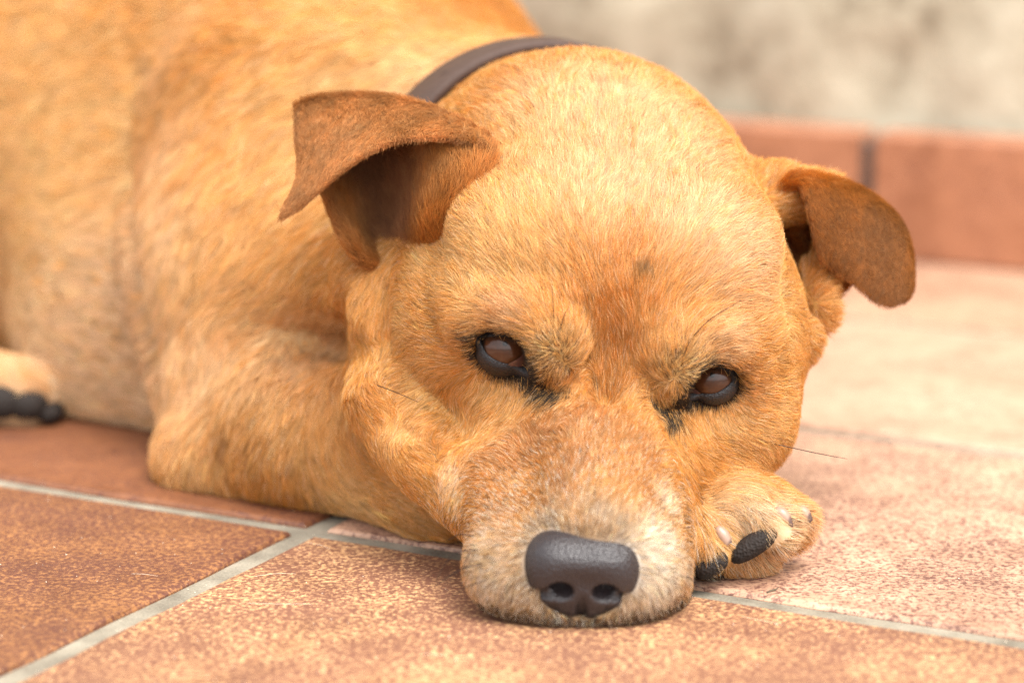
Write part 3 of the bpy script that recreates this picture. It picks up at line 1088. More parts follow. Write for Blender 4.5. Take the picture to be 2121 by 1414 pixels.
def grow(name, parent, p, n, t, length, width, lift, col, clump=0.0016, clump_w=0.55, rough=0.16, npt=5, tipcol=None, rootcol=0.72, hue=1.0):
    k = len(p)
    length = np.broadcast_to(length, k) * rng.uniform(0.65, 1.2, k)
    lift = np.broadcast_to(lift, k)
    # swirl of the coat and the waywardness of every hair
    b = np.cross(n, t)
    ang = noise3(p, 0.030, 21, 2) * 0.25 + noise3(p, 0.008, 22, 2) * 0.22 + rng.normal(0, rough, k)
    d = nrm(t * np.cos(ang)[:, None] + b * np.sin(ang)[:, None])
    lf = np.clip(lift + rng.normal(0, 0.10, k), 0.03, 1.4)
    s = np.linspace(0, 1, npt)
    pts = np.zeros((k, npt, 3))
    bend = rng.normal(0, 0.10, (k, 1))
    for i, si in enumerate(s):
        along = si * (1 - 0.1 * si * lf)
        up = np.sin(lf) * (si - 0.55 * si ** 2) if i else 0 * lf
        pts[:, i] = p + length[:, None] * (d * (along * np.cos(lf))[:, None] + n * np.asarray(up)[:, None] + b * bend * si * si)
    if clump_w:
        csz = np.broadcast_to(clump, k)[:, None]
        cell = np.floor((p + noise3(p, .004, 31, 1)[:, None] * 0.0006) / csz).astype(np.int64)
        key = cell[:, 0] * 73856093 ^ cell[:, 1] * 19349663 ^ cell[:, 2] * 83492791
        _, inv = np.unique(key, return_inverse=True)
        cn_ = np.bincount(inv).astype(float)
        cw = clump_w * rng.uniform(0.2, 1.0, cn_.size)[inv]
        for i in range(1, npt):
            m = np.stack([np.bincount(inv, pts[:, i, q]) / cn_ for q in range(3)], 1)[inv]
            wi = (cw * s[i] ** 1.3)[:, None]
            pts[:, i] = pts[:, i] * (1 - wi) + m * wi
        tone = rng.normal(1.0, 0.12, cn_.size)[inv]
        hv = hue * (rng.normal(0, 1, cn_.size)[inv] * .85 + noise3(p, .014, 51, 2) * .35)[:, None]
        ok_ = (col.mean(1) > .16)[:, None]
        pale = col * (1 - np.clip(hv * .20, 0, .5)) + CREAM * 1.04 * np.clip(hv * .20, 0, .5)
        deep = col * np.array((.95, .82, .58)) ** np.clip(-hv, 0, 1.8)
        col = np.where(ok_, np.where(hv > 0, pale, deep), col)
    else:
        tone = np.ones(k)
    pts[:, :, 2] = np.maximum(pts[:, :, 2], 0.0004)
    tone = tone * rng.normal(1.0, 0.13, k)
    c = np.clip(col * tone[:, None], 0.004, 0.93)
    cp = np.zeros((k, npt, 4), np.float32)
    cp[..., 3] = 1
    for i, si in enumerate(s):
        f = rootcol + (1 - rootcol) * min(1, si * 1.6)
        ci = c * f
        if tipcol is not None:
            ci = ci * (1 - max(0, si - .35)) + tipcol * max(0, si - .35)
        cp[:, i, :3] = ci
    rad = np.zeros((k, npt), np.float32)
    wv = np.broadcast_to(width, k) * rng.uniform(0.7, 1.25, k)
    for i, si in enumerate(s):
        rad[:, i] = wv * (1.0 - 0.75 * si ** 1.6)
    cu = bpy.data.hair_curves.new(name)
    cu.add_curves([npt] * k)
    cu.attributes["position"].data.foreach_set("vector", pts.astype(np.float32).ravel())
    ra = cu.attributes.get("radius") or cu.attributes.new("radius", 'FLOAT', 'POINT')
    ra.data.foreach_set("value", rad.ravel())
    pa = cu.attributes.new("paint", 'FLOAT_COLOR', 'POINT')
    pa.data.foreach_set("color", cp.ravel())
    o = link(name, cu, parent, M_FUR)
    o["kind"] = "stuff"
    return o


DOG = empty("dog", ground(700, 1000))
tag(DOG, "golden tan short haired dog lying on the tiles with its chin down", "dog")
BODY = mesh("body", BV, BQ, DOG, M_SKIN, color=np.clip(paint_at(BV) * 0.55, 0, 1))

# ------------------------------------------------------------------ nose
nose = mesh("nose", NV, NQ, DOG, M_NOSE)
tag(nose, "dark grey brown leathery nose")

# ------------------------------------------------------------------ eyes
def closed_curve(pts, n):
    pts = np.asarray(pts, float)
    m = len(pts)
    out = []
    for i in range(n):
        u = i * m / n
        k = int(u)
        t = u - k
        p0, p1, p2, p3 = (pts[(k + j) % m] for j in (-1, 0, 1, 2))
        out.append(0.5 * (2 * p1 + (p2 - p0) * t + (2 * p0 - 5 * p1 + 4 * p2 - p3) * t * t + (3 * p1 - p0 - 3 * p2 + p3) * t ** 3))
    return np.array(out)


def poly_inside(q, poly):
    x, y = q[:, 0], q[:, 1]
    ins = np.zeros(len(q), bool)
    j = len(poly) - 1
    for i in range(len(poly)):
        xi, yi = poly[i]
        xj, yj = poly[j]
        c = ((yi > y) != (yj > y)) & (x < (xj - xi) * (y - yi) / (yj - yi + 1e-12) + xi)
        ins ^= c
        j = i
    return ins


def sphere_dir(rows, seg, axis):
    a = nrm(np.cross(axis, [0.2, 0.1, 1]))
    b = np.cross(axis, a)
    return a, b


def cap(center, axis, radius, rho_max, bulge, rows=8, seg=32):
    a, b = sphere_dir(rows, seg, axis)
    vs = [center + axis * (radius + bulge)]
    fr = [0.0]
    for i in range(1, rows + 1):
        rho = rho_max * i / rows
        h = math.sqrt(radius ** 2 - rho ** 2) + bulge * (1 - (i / rows) ** 2)
        for j in range(seg):
            t = 2 * math.pi * j / seg
            vs.append(center + axis * h + rho * (a * math.cos(t) + b * math.sin(t)))
            fr.append(i / rows)
    fs = [(0, 1 + j, 1 + (j + 1) % seg) for j in range(seg)]
    for i in range(rows - 1):
        for j in range(seg):
            k = (j + 1) % seg
            fs.append((1 + i * seg + j, 1 + (i + 1) * seg + j, 1 + (i + 1) * seg + k, 1 + i * seg + k))
    return np.array(vs), fs, np.array(fr)


def px_of(p):
    q = np.asarray(p) - CAM
    z = q @ F_
    return np.stack([1060.5 + FPX * (q @ R_) / z, 707 - FPX * (q @ U_) / z], -1), z


for e in EYES:
    Cn, v, z = e['C'], e['view'], e['z']
    off = ((e['iris'][0] - e['c'][0]) * R_ - (e['iris'][1] - e['c'][1]) * U_) / FPX * z
    g = nrm(off + v * math.sqrt(EYE_R ** 2 - off @ off))
    e['gaze'] = g
    vs, fs = [], []
    rows, seg = 14, 28
    a, b = sphere_dir(0, 0, g)
    for i in range(rows + 1):
        th = math.pi * (0.02 + 0.96 * i / rows)
        for j in range(seg):
            t = 2 * math.pi * j / seg
            vs.append(Cn + EYE_R * (g * math.cos(th) + math.sin(th) * (a * math.cos(t) + b * math.sin(t))))
    for i in range(rows):
        for j in range(seg):
            k = (j + 1) % seg
            fs.append((i * seg + j, (i + 1) * seg + j, (i + 1) * seg + k, i * seg + k))
    fs.append(tuple(range(seg)))
    eye = mesh("eye", vs, fs, DOG, M_SCLERA)
    cv, cf, fr = cap(Cn, g, EYE_R, 0.0086, 0.0007, 10, 36)
    mid = np.array((0.070, 0.024, 0.009))
    c = np.where((fr < 0.86)[:, None], mid * (0.75 + 0.5 * fr[:, None]), np.array((0.010, 0.006, 0.004)))
    mesh("iris", cv, cf, eye, M_IRIS, color=c)
    pv, pf, _ = cap(Cn, g, EYE_R, 0.0030, 0.00078, 4, 24)
    mesh("pupil", pv, pf, eye, M_PUPIL)
    # lids: rim of the opening out to the furred edge
    n = 56
    op = closed_curve(e['op'], n)
    sk_ = closed_curve(e['skin'], n * 4)
    sk_ = sk_
    cc = np.array(e['c'], float)
    # match the outer contour by bearing from the centre
    angs = np.arctan2(sk_[:, 1] - cc[1], sk_[:, 0] - cc[0])
    ai = np.arctan2(op[:, 1] - cc[1], op[:, 0] - cc[0])
    outer = np.array([sk_[np.argmin(np.abs(np.angle(np.exp(1j * (angs - q)))))] for q in ai])

    def lift(pix, rad):
        o_ = ((pix[:, :1] - cc[0]) * R_ - (pix[:, 1:] - cc[1]) * U_) / FPX * z
        h = np.sqrt(np.maximum(rad ** 2 - (o_ ** 2).sum(1), (rad * .30) ** 2))
        return Cn + o_ + v * h[:, None]
    r0 = lift(cc + (op - cc) * 0.97, EYE_R - 0.0002)
    r1 = lift(op, EYE_R + 0.0006)
    r2 = lift(op + (outer - op) * 0.10, EYE_R + 0.0009)
    r5 = []
    for q in outer:
        h = hit(*q)
        if h is None or abs((h - Cn) @ v) > 0.02:
            h = P(q[0], q[1], z - 0.004)
        r5.append(h - v * 0.0002)
    r5 = np.array(r5)
    for _ in range(3):
        r5 = (np.roll(r5, 1, 0) + 2 * r5 + np.roll(r5, -1, 0)) / 4
    r3 = r2 * .62 + r5 * .38 + v * 0.0004
    r4 = r2 * .25 + r5 * .75 + v * 0.0003

    def above(ring_, gap):
        out = []
        for q in ring_:
            d = nrm(q - CAM)
            h = BVH.ray_cast(Vector(CAM), Vector(d))[0]
            if h is not None:
                need = np.linalg.norm(np.array(h) - CAM) - gap
                if np.linalg.norm(q - CAM) > need and np.linalg.norm(q - CAM) - need < .012:
                    q = CAM + d * need
            out.append(q)
        return np.array(out)
    r3, r4, r5 = above(r3, .0006), above(r4, .0004), above(r5, .0000)
    def outside(ring_, gap):
        q = ring_ - Cn
        dq = np.linalg.norm(q, axis=1, keepdims=True)
        return Cn + q / dq * np.maximum(dq, EYE_R + gap)
    r2, r3, r4 = outside(r2, .0008), outside(r3, .0008), outside(r4, .0006)
    e['lash'] = (r2, r3, op)
    rings = np.concatenate([r0, r1, r2, r3, r4, r5])
    fs = []
    for i in range(5):
        for j in range(n):
            k = (j + 1) % n
            fs.append((i * n + j, i * n + k, (i + 1) * n + k, (i + 1) * n + j))
    lid = mesh("eyelid", rings, fs, eye, M_LID)
    e['lid'] = lid
    # third eyelid in the inner corner
    if e['side'] < 0:
        cr = [(1052, 755), (1075, 741), (1092, 722), (1097, 740), (1097, 753), (1082, 759)]
    else:
        cr = [(1412, 808), (1418, 797), (1432, 795), (1437, 803), (1452, 815), (1430, 813)]
    cc2 = closed_curve(cr, 20)
    ring1 = lift(cc2, EYE_R + 0.0010)
    ring0 = lift(cc2 * .5 + cc2.mean(0) * .5, EYE_R + 0.0011)
    cen = lift(cc2.mean(0)[None], EYE_R + 0.0011)
    vs = np.concatenate([cen, ring0, ring1])
    fs = [(0, 1 + j, 1 + (j + 1) % 20) for j in range(20)] + [(1 + j, 21 + j, 21 + (j + 1) % 20, 1 + (j + 1) % 20) for j in range(20)]
    mesh("third_eyelid", vs, fs, eye, M_CANTHUS)

# ------------------------------------------------------------------ ears
def bspline_grid(ctrl, nu, nv):
    ctrl = np.asarray(ctrl, float)

    def basis(m, n):
        B = np.zeros((n, m))
        for a, x in enumerate(np.linspace(0, m - 1, n)):
            k = min(int(x), m - 2)
            t = x - k
            wv = np.array([(1 - t) ** 3, 3 * t ** 3 - 6 * t ** 2 + 4, -3 * t ** 3 + 3 * t ** 2 + 3 * t + 1, t ** 3]) / 6
            # end points are kept by mirroring the missing neighbour
            for j, wj in zip((k - 1, k, k + 1, k + 2), wv):
                if j < 0:
                    B[a, 0] += 2 * wj
                    B[a, 1] -= wj
                elif j > m - 1:
                    B[a, m - 1] += 2 * wj
                    B[a, m - 2] -= wj
                else:
                    B[a, j] += wj
        return B
    Bu, Bv = basis(ctrl.shape[0], nu), basis(ctrl.shape[1], nv)
    return np.einsum('ia,jb,abk->ijk', Bu, Bv, ctrl)


def make_ear(ctrl, thick=0.0034, nu=44, nv=36):
    g = bspline_grid([[P(*c) for c in row] for row in ctrl], nu, nv)
    du = np.gradient(g, axis=0)
    dv = np.gradient(g, axis=1)
    nn = nrm(np.cross(du, dv))
    edge = np.ones((nu, nv))
    for q in range(3):
        for sl in ((nu - 1 - q, slice(None)), (slice(None), q), (slice(None), nv - 1 - q)):
            edge[sl] = np.minimum(edge[sl], (0.35, 0.7, 0.92)[q])
    th = (thick / 2 * edge)[..., None]
    A, B = g + nn * th, g - nn * th
    idx = np.arange(nu * nv).reshape(nu, nv)
    fq = np.stack([idx[:-1, :-1], idx[1:, :-1], idx[1:, 1:], idx[:-1, 1:]], -1).reshape(-1, 4)
    V = np.concatenate([A.reshape(-1, 3), B.reshape(-1, 3)])
    m = nu * nv
    rim = list(idx[0, :]) + list(idx[1:, -1]) + list(idx[-1, :-1][::-1]) + list(idx[1:-1, 0][::-1])
    rq = [(rim[i], rim[(i + 1) % len(rim)], rim[(i + 1) % len(rim)] + m, rim[i] + m) for i in range(len(rim))]
    F = np.concatenate([fq, fq[:, ::-1] + m, np.array(rq)])
    du_, dv_ = nrm(du), nrm(dv)
    # direction root to tip at every vertex, both skins
    return V, F, np.concatenate([du_.reshape(-1, 3)] * 2), np.concatenate([np.linspace(0, 1, nu)[:, None].repeat(nv, 1).ravel()] * 2), np.concatenate([np.ones(m), -np.ones(m)])


EAR_L = [
    [(935, 530, .922), (870, 522, .930), (850, 530, .945), (830, 545, .950), (838, 560, .948)],
    [(950, 475, .906), (880, 458, .908), (848, 490, .946), (782, 520, .953), (776, 560, .942)],
    [(985, 415, .902), (902, 390, .900), (842, 425, .957), (724, 455, .956), (730, 520, .932)],
    [(1012, 362, .901), (918, 330, .901), (832, 335, .962), (697, 390, .958), (690, 432, .938)],
    [(1024, 318, .903), (912, 280, .910), (790, 235, .966), (665, 235, .962), (626, 262, .955)],
    [(1020, 290, .908), (900, 212, .932), (752, 185, .948), (655, 190, .952), (612, 203, .950)],
    [(1014, 288, .910), (880, 234, .922), (745, 235, .930), (665, 275, .938), (612, 290, .944)],
    [(1010, 294, .905), (862, 256, .912), (735, 300, .920), (665, 350, .928), (628, 365, .936)],
    [(1006, 300, .902), (842, 266, .905), (705, 345, .914), (618, 436, .926), (582, 446, .928)],
]
EAR_R = [
    [(1600, 430, .962), (1625, 480, .970), (1650, 530, .976), (1660, 590, .970), (1655, 660, .960)],
    [(1615, 395, .952), (1660, 440, .972), (1690, 500, .985), (1705, 570, .978), (1690, 660, .962)],
    [(1632, 375, .948), (1685, 392, .970), (1740, 450, .990), (1760, 520, .986), (1745, 585, .970)],
    [(1652, 374, .947), (1722, 376, .962), (1792, 406, .982), (1826, 468, .988), (1800, 560, .983)],
    [(1668, 402, .945), (1752, 394, .954), (1840, 420, .968), (1880, 498, .978), (1870, 596, .983)],
    [(1680, 456, .943), (1768, 428, .949), (1858, 440, .958), (1895, 520, .966), (1886, 606, .972)],
    [(1698, 534, .945), (1762, 568, .948), (1806, 612, .952), (1848, 632, .957), (1880, 618, .964)],
]
ears = []
for ctrl, lab in ((EAR_L, "wide half folded ear with its dark hollow open to us"), (EAR_R, "small folded ear hanging over beside the cheek")):
    V, F, dirs, vv, sd = make_ear(ctrl)
    uu = np.concatenate([np.linspace(0, 1, 36)[None].repeat(44, 0).ravel()] * 2)
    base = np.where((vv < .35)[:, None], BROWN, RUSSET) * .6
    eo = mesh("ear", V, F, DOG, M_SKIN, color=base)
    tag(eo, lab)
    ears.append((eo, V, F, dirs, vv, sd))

# ------------------------------------------------------------------ paw pads and claws
def blob(name, c, axes, radii, mat, parent, rows=10, seg=18, flat=0.0):
    vs, fs = [], []
    for i in range(rows + 1):
        th = math.pi * (0.03 + 0.94 * i / rows)
        for j in range(seg):
            t = 2 * math.pi * j / seg
            q = (math.cos(th), math.sin(th) * math.cos(t), math.sin(th) * math.sin(t))
            q = [math.copysign(abs(x) ** 0.85, x) for x in q]
            vs.append(c + sum(q[k] * radii[k] * axes[k] for k in range(3)))
    for i in range(rows):
        for j in range(seg):
            k = (j + 1) % seg
            fs.append((i * seg + j, (i + 1) * seg + j, (i + 1) * seg + k, i * seg + k))
    fs.append(tuple(range(seg)))
    fs.append(tuple(rows * seg + j for j in range(seg))[::-1])
    return mesh(name, vs, fs, parent, mat)


PADS = []
for (a, b, hw, dp, zz_) in (((1438, 1188), (1506, 1150), .0044, .0060, .8825), ((1512, 1160), (1612, 1094), .0042, .0060, .8865)):
    A, B = P(*a, zz_), P(*b, zz_)
    A[2] = max(A[2], 0.0055)
    ax = nrm(B - A)
    vw = nrm(CAM - A)
    n2 = nrm(np.cross(vw, ax))
    n3 = np.cross(ax, n2)
    blob("paw_pad", (A + B) / 2, (ax, n2, n3), (np.linalg.norm(B - A) / 2, hw, dp), M_PAD, DOG)
    PADS.append((A, B))
for pts in (((1484, 1092), (1500, 1112), (1513, 1140)), ((1604, 1056), (1622, 1066), (1640, 1092)), ((1650, 1054), (1664, 1062), (1680, 1080))):
    z0 = (hit(*pts[1]) - CAM) @ F_ if hit(*pts[1]) is not None else .885
    v, f = bezier_tube([P(*pts[0], z0 + .001), P(*pts[1], z0 + .0004), P(*pts[2], z0 - .0004)], [.0016, .0027, .0025, .0009], 10, 9)
    c = np.tile(np.array((0.30, 0.19, 0.135)), (len(v), 1))
    c[-25:] = np.array((0.10, 0.06, 0.05))
    mesh("claw", v, f, DOG, M_CLAW, color=c)
# hind paw: dark pad
for (q, rad_) in ((P(0, 832, 1.113), (.0105, .009, .0078)), (P(58, 836, 1.115), (.0092, .009, .0072)), (P(102, 852, 1.120), (.0066, .009, .0046))):
    blob("paw_pad", q, (R_, np.array([0, 1, 0]), np.array([0, 0, 1])), rad_, M_PAD, DOG)

# ------------------------------------------------------------------ collar
NA0, NA1 = P(1190, 446, 0.99), P(1040, 470, 1.09)
nax = nrm(NA1 - NA0 + np.array([0.0, 0.01, 0.0]))
cc_ = P(1140, 442, 1.022)
e1 = nrm(np.cross(nax, [0, 0, 1]))
e2 = np.cross(e1, nax)
SEG = 120
W = 0.0125
ring = []
for off in (-W, 0.0, W):
    rr_ = []
    for j in range(SEG):
        th = 2 * math.pi * j / SEG
        d = Vector(e1 * math.cos(th) + e2 * math.sin(th))
        o_ = Vector(cc_ + nax * off)
        r_ = BVH.ray_cast(o_ + d * 0.30, -d)
        rr_.append(0.30 - r_[3] if r_[0] is not None else 0.07)
    rr_ = np.minimum(np.array(rr_), 0.094)
    for _ in range(8):
        rr_ = (np.roll(rr_, 1) + 2 * rr_ + np.roll(rr_, -1)) / 4
    ring.append(rr_)
prof = [(-W, 0.0015), (-W, 0.0052), (-W * .92, 0.0060), (W * .92, 0.0060), (W, 0.0052), (W, 0.0015)]
vs, fs = [], []
for j in range(SEG):
    th = 2 * math.pi * j / SEG
    d = e1 * math.cos(th) + e2 * math.sin(th)
    for (wv, hv) in prof:
        rad_ = np.interp(wv, (-W, 0, W), (ring[0][j], ring[1][j], ring[2][j]))
        if (d @ R_) < -.55 and d[2] < .25:      # the strap sinks into the loose skin of the throat here
            hv -= .008
        vs.append(cc_ + d * (rad_ + hv) + nax * wv)
m = len(prof)
for j in range(SEG):
    k = (j + 1) % SEG
    for i in range(m):
        i2 = (i + 1) % m
        fs.append((j * m + i, k * m + i, k * m + i2, j * m + i2))
collar = empty("collar", cc_)
tag(collar, "dark brown leather collar with a punched hole round the neck of the dog", "collar")
mesh("strap", vs, fs, collar, M_LEATHER)
# ------------------------------------------------------------------ fur
ear_keep = [(px_of(V)[0], V) for (_, V, _, _, _, _) in ears]
LIDC = [(e['C'], e['view'], closed_curve(e['skin'], 40), closed_curve(e['op'], 40)) for e in EYES]


def body_density(p, n):
    view = nrm(CAM - p)
    face = (n * view).sum(1)
    h = to_head(p)
    near = (h[:, 2] > -11) & (np.abs(h[:, 0]) < 11) & (h[:, 1] > -9)
    d = np.where(near, 4.6e6, 1.35e6)
    d = np.where(h[:, 2] > 0, 8.0e6, d)
    paw = (p[:, 0] > 0.03) & (p[:, 2] < .05) & (p[:, 1] < .92)
    d = np.where(paw, 4.6e6, d)
    d = d * np.clip((face + 0.42) / 0.25, 0, 1)
    nd = sdf_points(p, NOSE_OPS)
    d = np.where(nd < 0.0001, 0, d)
    pix, zc = px_of(p)
    d = np.where((pix[:, 0] < -250) | (pix[:, 1] < -350) | (pix[:, 0] > 2300), d * .25, d)
    return d


def thin(p, n):
    keep = np.ones(len(p), bool)
    pix, zc = px_of(p)
    for C_, v, skc, opc in LIDC:
        m = np.linalg.norm(p - C_, axis=1) < 0.03
        ii = np.nonzero(m)[0]
        c0 = opc.mean(0)
        # bare skin, with a ragged edge
        ragged = skc.mean(0) + (skc - skc.mean(0)) * 0.84
        ins = poly_inside(pix[ii] + rng.normal(0, 3.0, (len(ii), 2)), ragged)
        keep[ii[ins]] = False
    for A, B in PADS:
        ab = B - A
        tt = np.clip(((p - A) @ ab) / (ab @ ab), 0, 1)
        keep &= np.linalg.norm(p - A - tt[:, None] * ab, axis=1) > 0.0043
    q = p - cc_
    ax_d = q @ nax
    th_ = np.arctan2(q @ e2, q @ e1) % (2 * math.pi)
    rq_ = np.linalg.norm(q - ax_d[:, None] * nax, axis=1)
    keep &= ~((np.abs(ax_d) < W * .92) & (rq_ < ring[1][(th_ / (2 * math.pi) * SEG).astype(int) % SEG] + .004))
    return keep & (p[:, 2] > 0.0012)


p, n = scatter(BV, BQ, BN, body_density)
kp = thin(p, n)
p, n = p[kp], n[kp]
print("body hairs", len(p))
t = comb_at(p, n)
h = to_head(p)
col = paint_at(p)
fz = np.clip((h[:, 2] + 12) / 6, 0, 1) * (np.abs(h[:, 0]) < 11) * (h[:, 1] > -9)      # 1 on the head
mz = np.clip((h[:, 2] - 0.5) / 4, 0, 1) * fz
ln = 0.0125 * (1 - fz) + 0.0072 * fz
ln = ln * (1 - mz) + 0.0036 * mz
leg = (p[:, 0] < -.03) & (p[:, 2] < .075) & (h[:, 0] < -9)
ln = np.where(leg, 0.010, ln)
pw = (p[:, 0] > 0.03) & (p[:, 2] < .05) & (p[:, 1] < .92) & (h[:, 0] > 3.0)
ln = np.where(pw, 0.0080, ln)
wd = 0.00013 * (1 - fz) + 0.000075 * fz - 0.000012 * mz
lf = 0.20 * np.ones(len(p))
# near the eyes the coat is short and stands a little
for e in EYES:
    g = np.exp(-((np.linalg.norm(p - e['C'], axis=1) - 0.010) / 0.007) ** 2)
    ln = ln * (1 - .5 * g)
    away = nrm((p - e['C']) - ((p - e['C']) * n).sum(1, keepdims=True) * n)
    dist = np.linalg.norm(p - e['C'], axis=1)
    wgt = np.clip((0.019 - dist) / 0.006, 0, 1)[:, None] * .85
    t = nrm(t * (1 - wgt) + away * wgt)
# bristles on the brow muscle
brow = np.zeros(len(p))
for q in ((1150, 740), (1415, 775)):
    hq = hit(*q)
    brow = np.maximum(brow, np.exp(-(((p - hq) ** 2).sum(1) / 0.0075 ** 2)))
lf = lf + 0.60 * brow
ln = ln * (1 - .5 * brow)
dk = (rng.random(len(p)) < 0.34 * brow)
col = np.where(dk[:, None], DARK * 1.4, col)
# dark hairs of the eye rims, sown one by one among the pale ones
pix_, _z = px_of(p)
for e in EYES:
    near_ = np.nonzero(np.linalg.norm(p - e['C'], axis=1) < 0.035)[0]
    skc = closed_curve(e['skin'], 40)
    c0 = skc.mean(0)
    for sc_, pr in ((1.10, .92), (1.28, .45), (1.5, .12)):
        ins = poly_inside(pix_[near_], c0 + (skc - c0) * sc_)
        w_ = pr * np.where(pix_[near_, 1] > c0[1] - 10, 1, .5)
        m = near_[ins & (rng.random(len(near_)) < w_)]
        col[m] = DARK
    inner = ((1112, 800), (1135, 808), (1155, 812)) if e['side'] < 0 else ((1398, 846), (1375, 851), (1356, 838), (1385, 868))
    for q_ in inner:
        hq = hit(*q_)
        g_ = np.exp(-(((p - hq) ** 2).sum(1) / .0040 ** 2))
        m = rng.random(len(p)) < .85 * g_
        col[m] = DARK
# black lip edge, darkened towards the ground as a contact shadow
low = (p[:, 2] < 0.0095) & (h[:, 2] > 3.5) & (np.abs(h[:, 0]) < 5.0)
m = low & (rng.random(len(p)) < np.clip((0.0095 - p[:, 2]) / .004, 0, 1) * .9)
col[m] = DARK * 1.2
# salt and pepper round the nose and lips
sp = np.clip((h[:, 2] - 3.0) / 3.0, 0, 1) * (h[:, 1] < 0.5) * fz * np.clip(.35 - h[:, 1] * .3, .35, 1)
rr = rng.random(len(p))
col = np.where((rr < 0.22 * sp)[:, None], WHITE, col)
col = np.where((rr > 1 - 0.16 * sp)[:, None], BROWN * .45, col)
rr2 = rng.random(len(p))
col = np.where((rr2 < 0.05)[:, None], col * 0.55, col)
lum = col.mean(1)
col = np.where(((rr2 > 0.86) & (lum > .2))[:, None], col * .35 + PALE * .68, col)
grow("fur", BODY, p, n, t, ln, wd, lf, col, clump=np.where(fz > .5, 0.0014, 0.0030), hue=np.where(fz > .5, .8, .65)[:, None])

# lashes and short dark hairs on the upper lid
for e in EYES:
    r2, r3, op = e['lash']
    up_ = np.array([R_ * math.sin(_roll) + U_ * math.cos(_roll)])[0]
    k = 360
    ii = rng.integers(0, len(r2), k)
    fr_ = rng.random(k)[:, None]
    base_ = r2[ii] * (1 - fr_) + r3[ii] * fr_
    nn_ = nrm(base_ - e['C'])
    sel = (nn_ @ up_) > 0.05
    base_, nn_ = base_[sel], nn_[sel]
    out_ = nrm(nn_ - (nn_ @ e['view'])[:, None] * e['view'])
    tt_ = nrm(e['view'] * .7 - up_ * .45 + out_ * .35 + rng.normal(0, .25, (len(base_), 3)))
    cc3 = np.where((rng.random(len(base_)) < .12)[:, None], TAN, DARK)
    grow("eyelashes", e['lid'].parent, base_, nn_, nrm(tt_ - (tt_ * nn_).sum(1, keepdims=True) * nn_), 0.0028, 0.00007, 0.45, cc3, clump_w=0)
# ear fur
for eo, V, F, dirs, vv, sd in ears:
    VN = vert_normals(V, F)

    def ed(c, cn):
        return np.full(len(c), 7.0e6)
    T = np.concatenate([F[:, [0, 1, 2]], F[:, [0, 2, 3]]])
    p, n = scatter(V, F, VN, ed)
    # nearest control direction by a coarse vertex search in chunks
    near = np.zeros(len(p), int)
    for i0 in range(0, len(p), 4000):
        near[i0:i0 + 4000] = np.argmin(((p[i0:i0 + 4000, None] - V[None, ::2]) ** 2).sum(2), 1) * 2
    t = dirs[near]
    t = nrm(t - (t * n).sum(1, keepdims=True) * n)
    v_ = vv[near]
    inner = sd[near]
    flap = np.clip((v_ - .45) / .2, 0, 1)[:, None]
    nz_ = noise3(p, .02, 41, 2)[:, None]
    u_ = uu[near]
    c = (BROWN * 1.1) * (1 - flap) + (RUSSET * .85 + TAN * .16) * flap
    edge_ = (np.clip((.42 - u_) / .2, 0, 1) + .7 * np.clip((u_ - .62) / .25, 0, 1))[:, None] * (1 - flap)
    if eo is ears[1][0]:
        edge_ = np.maximum(edge_, np.clip((.36 - u_) / .16, 0, 1)[:, None] * 1.0)  # front of the right flap coloured orange as the lit fold
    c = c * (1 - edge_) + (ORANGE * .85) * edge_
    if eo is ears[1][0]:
        c = c * (1 - flap * .42) * np.array((1, .80, .4))  # right flap fur darkened to paint its shaded side
    c = c * (1 + .18 * nz_)
    ln = 0.0085 * (1 - flap[:, 0]) + 0.0042 * flap[:, 0]
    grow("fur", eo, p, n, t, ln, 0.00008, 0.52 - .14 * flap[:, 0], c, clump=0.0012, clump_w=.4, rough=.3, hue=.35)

# ------------------------------------------------------------------ whiskers and stray bristles
def whisker(path, r=0.00016):
    pts = []
    h = hit(path[0][0], path[0][1])
    z0 = (h - CAM) @ F_ if h is not None else 0.86
    for i, q in enumerate(path):
        pts.append(P(q[0], q[1], z0 + (q[2] if len(q) > 2 else 0)))
    for q in pts:
        q[2] = max(q[2], .0006)
    v, f = bezier_tube(pts, [r, r * .9, r * .45], 4, 12)
    mesh("whisker", v, f, DOG, M_WHISK)


for path in ([(990, 1137, 0), (950, 1140, 0), (920, 1165, .002), (903, 1205, .004)], [(1000, 1168, 0), (955, 1177, -.002), (920, 1200, 0), (902, 1212, 0)],
             [(1010, 1200, 0), (970, 1212, -.001), (935, 1235, 0)], [(985, 1110, 0), (950, 1105, 0), (925, 1120, .002)], [(975, 1140, 0), (965, 1160, -.002), (955, 1180, -.002)],
             [(1430, 1150, 0), (1440, 1165, 0), (1447, 1190, 0)], [(1420, 1190, 0), (1440, 1205, 0), (1460, 1225, 0)],
             [(1148, 668, 0), (1146, 630, -.002), (1142, 580, -.006)], [(1158, 690, 0), (1166, 660, -.002), (1175, 640, -.004)],
             [(1430, 702, 0), (1470, 660, -.003), (1535, 622, -.002)], [(775, 795, 0), (820, 812, -.008), (866, 832, -.014)], [(1600, 918, 0), (1690, 938, .002), (1755, 950, .006)],
             [(1412, 752, 0), (1420, 725, -.002), (1432, 700, -.004)]):
    whisker(path, .00017)


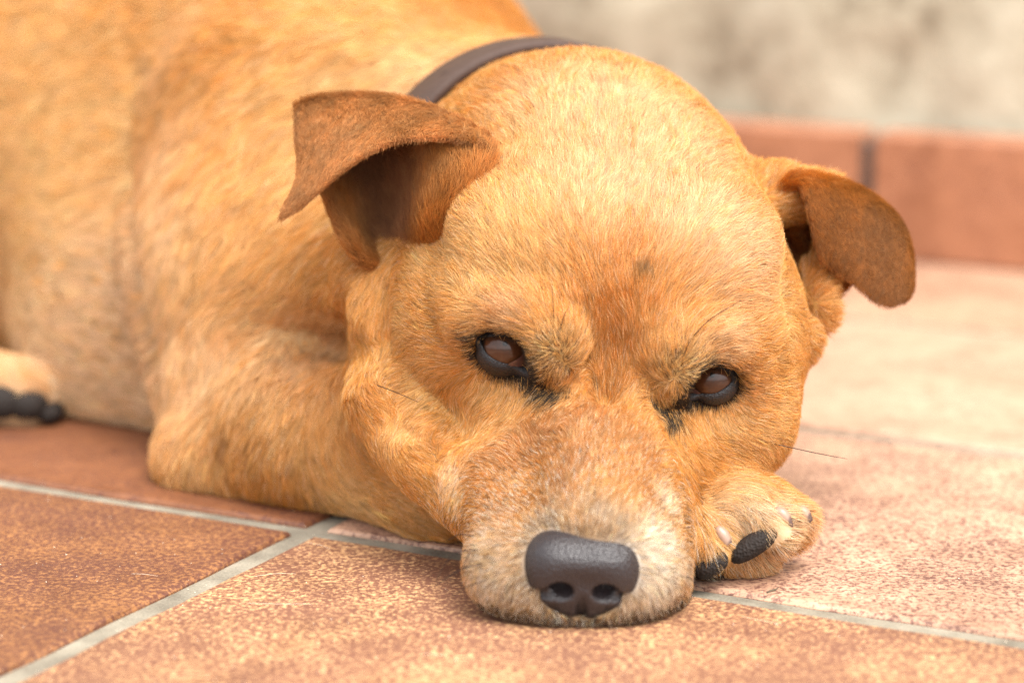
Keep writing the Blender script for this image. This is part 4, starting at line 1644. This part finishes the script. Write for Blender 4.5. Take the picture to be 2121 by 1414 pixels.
# punched hole drawn as a dark disc for its shade, with its worn rim
th = None
best = None
for j in range(SEG):
    a_ = 2 * math.pi * j / SEG
    d = e1 * math.cos(a_) + e2 * math.sin(a_)
    c_ = cc_ + d * (ring[1][j] + .0060)
    px_, _ = px_of(c_[None])
    dd = np.hypot(px_[0, 0] - 940, px_[0, 1] - 172)
    if best is None or dd < best[0]:
        best = (dd, c_, d)
_, hc, hd = best
ta = nrm(np.cross(hd, nax))
vs, fs = [], []
for i in range(14):
    a_ = 2 * math.pi * i / 14
    q = ta * math.cos(a_) + nax * math.sin(a_)
    vs += [hc + q * .0012 + hd * .0003, hc + q * .0018 + hd * .0006, hc + q * .0026 + hd * .0001]
for i in range(14):
    k = (i + 1) % 14
    for m_ in range(2):
        fs.append((i * 3 + m_, k * 3 + m_, k * 3 + m_ + 1, i * 3 + m_ + 1))
rim = mesh("hole_rim", vs, fs, collar, M_LEATHER)
vs = [hc + (ta * math.cos(2 * math.pi * i / 14) + nax * math.sin(2 * math.pi * i / 14)) * .0014 + hd * .0002 for i in range(14)]
mesh("hole", vs, [tuple(range(14))], collar, M_HOLE)

# ------------------------------------------------------------------ small things lying on the tiles
tw = ground(1600, 1224, .0012)
v, f = bezier_tube([tw + np.array(q) for q in ((-.0022, -.001, -.0002), (-.0004, .0002, .0004), (.0012, .0006, .0002), (.0024, .0026, .0007))], [.0003, .0005, .0004, .0002], 6, 8)
o = mesh("twig", v, f, None, M_TWIG)
tag(o, "tiny broken dark twig lying on the tile beside the paw", "twig")
g = random.Random(5)
vs, fs = [], []
for (px, py) in ((1905, 1158), (570, 1190), (660, 1130), (560, 1250), (300, 1190), (900, 1355), (1740, 1262), (1580, 1285), (620, 1250)):
    c_ = ground(px, py, .0006)
    a_ = g.uniform(-.5, .5) + _ang * .5
    L_ = g.uniform(.004, .009)
    d = np.array([math.cos(a_), math.sin(a_), 0])
    n_ = np.array([-d[1], d[0], 0])
    v, f = bezier_tube([c_ - d * L_, c_ + n_ * g.uniform(-.001, .001) + np.array([0, 0, .0004]), c_ + d * L_], [.00004, .00006, .00003], 4, 7)
    fs += [tuple(i + len(vs) for i in q) for q in f]
    vs += list(v)
for _ in range(260):
    px, py = g.uniform(0, 2121), g.uniform(950, 1414)
    c_ = ground(px, py, .0002)
    r_ = g.uniform(.00012, .00035)
    b0 = len(vs)
    for i in range(5):
        a_ = 2 * math.pi * i / 5
        vs.append(c_ + np.array([math.cos(a_), math.sin(a_) * .8, 0]) * r_ * g.uniform(.6, 1.3))
    vs.append(c_ + np.array([0, 0, r_ * .9]))
    fs += [(b0 + i, b0 + (i + 1) % 5, b0 + 5) for i in range(5)]
o = mesh("grit_and_loose_hair", vs, fs, None, M_STRAY, smooth=False)
o["kind"] = "stuff"
o["label"] = "pale grit and shed hairs scattered on the tiles"
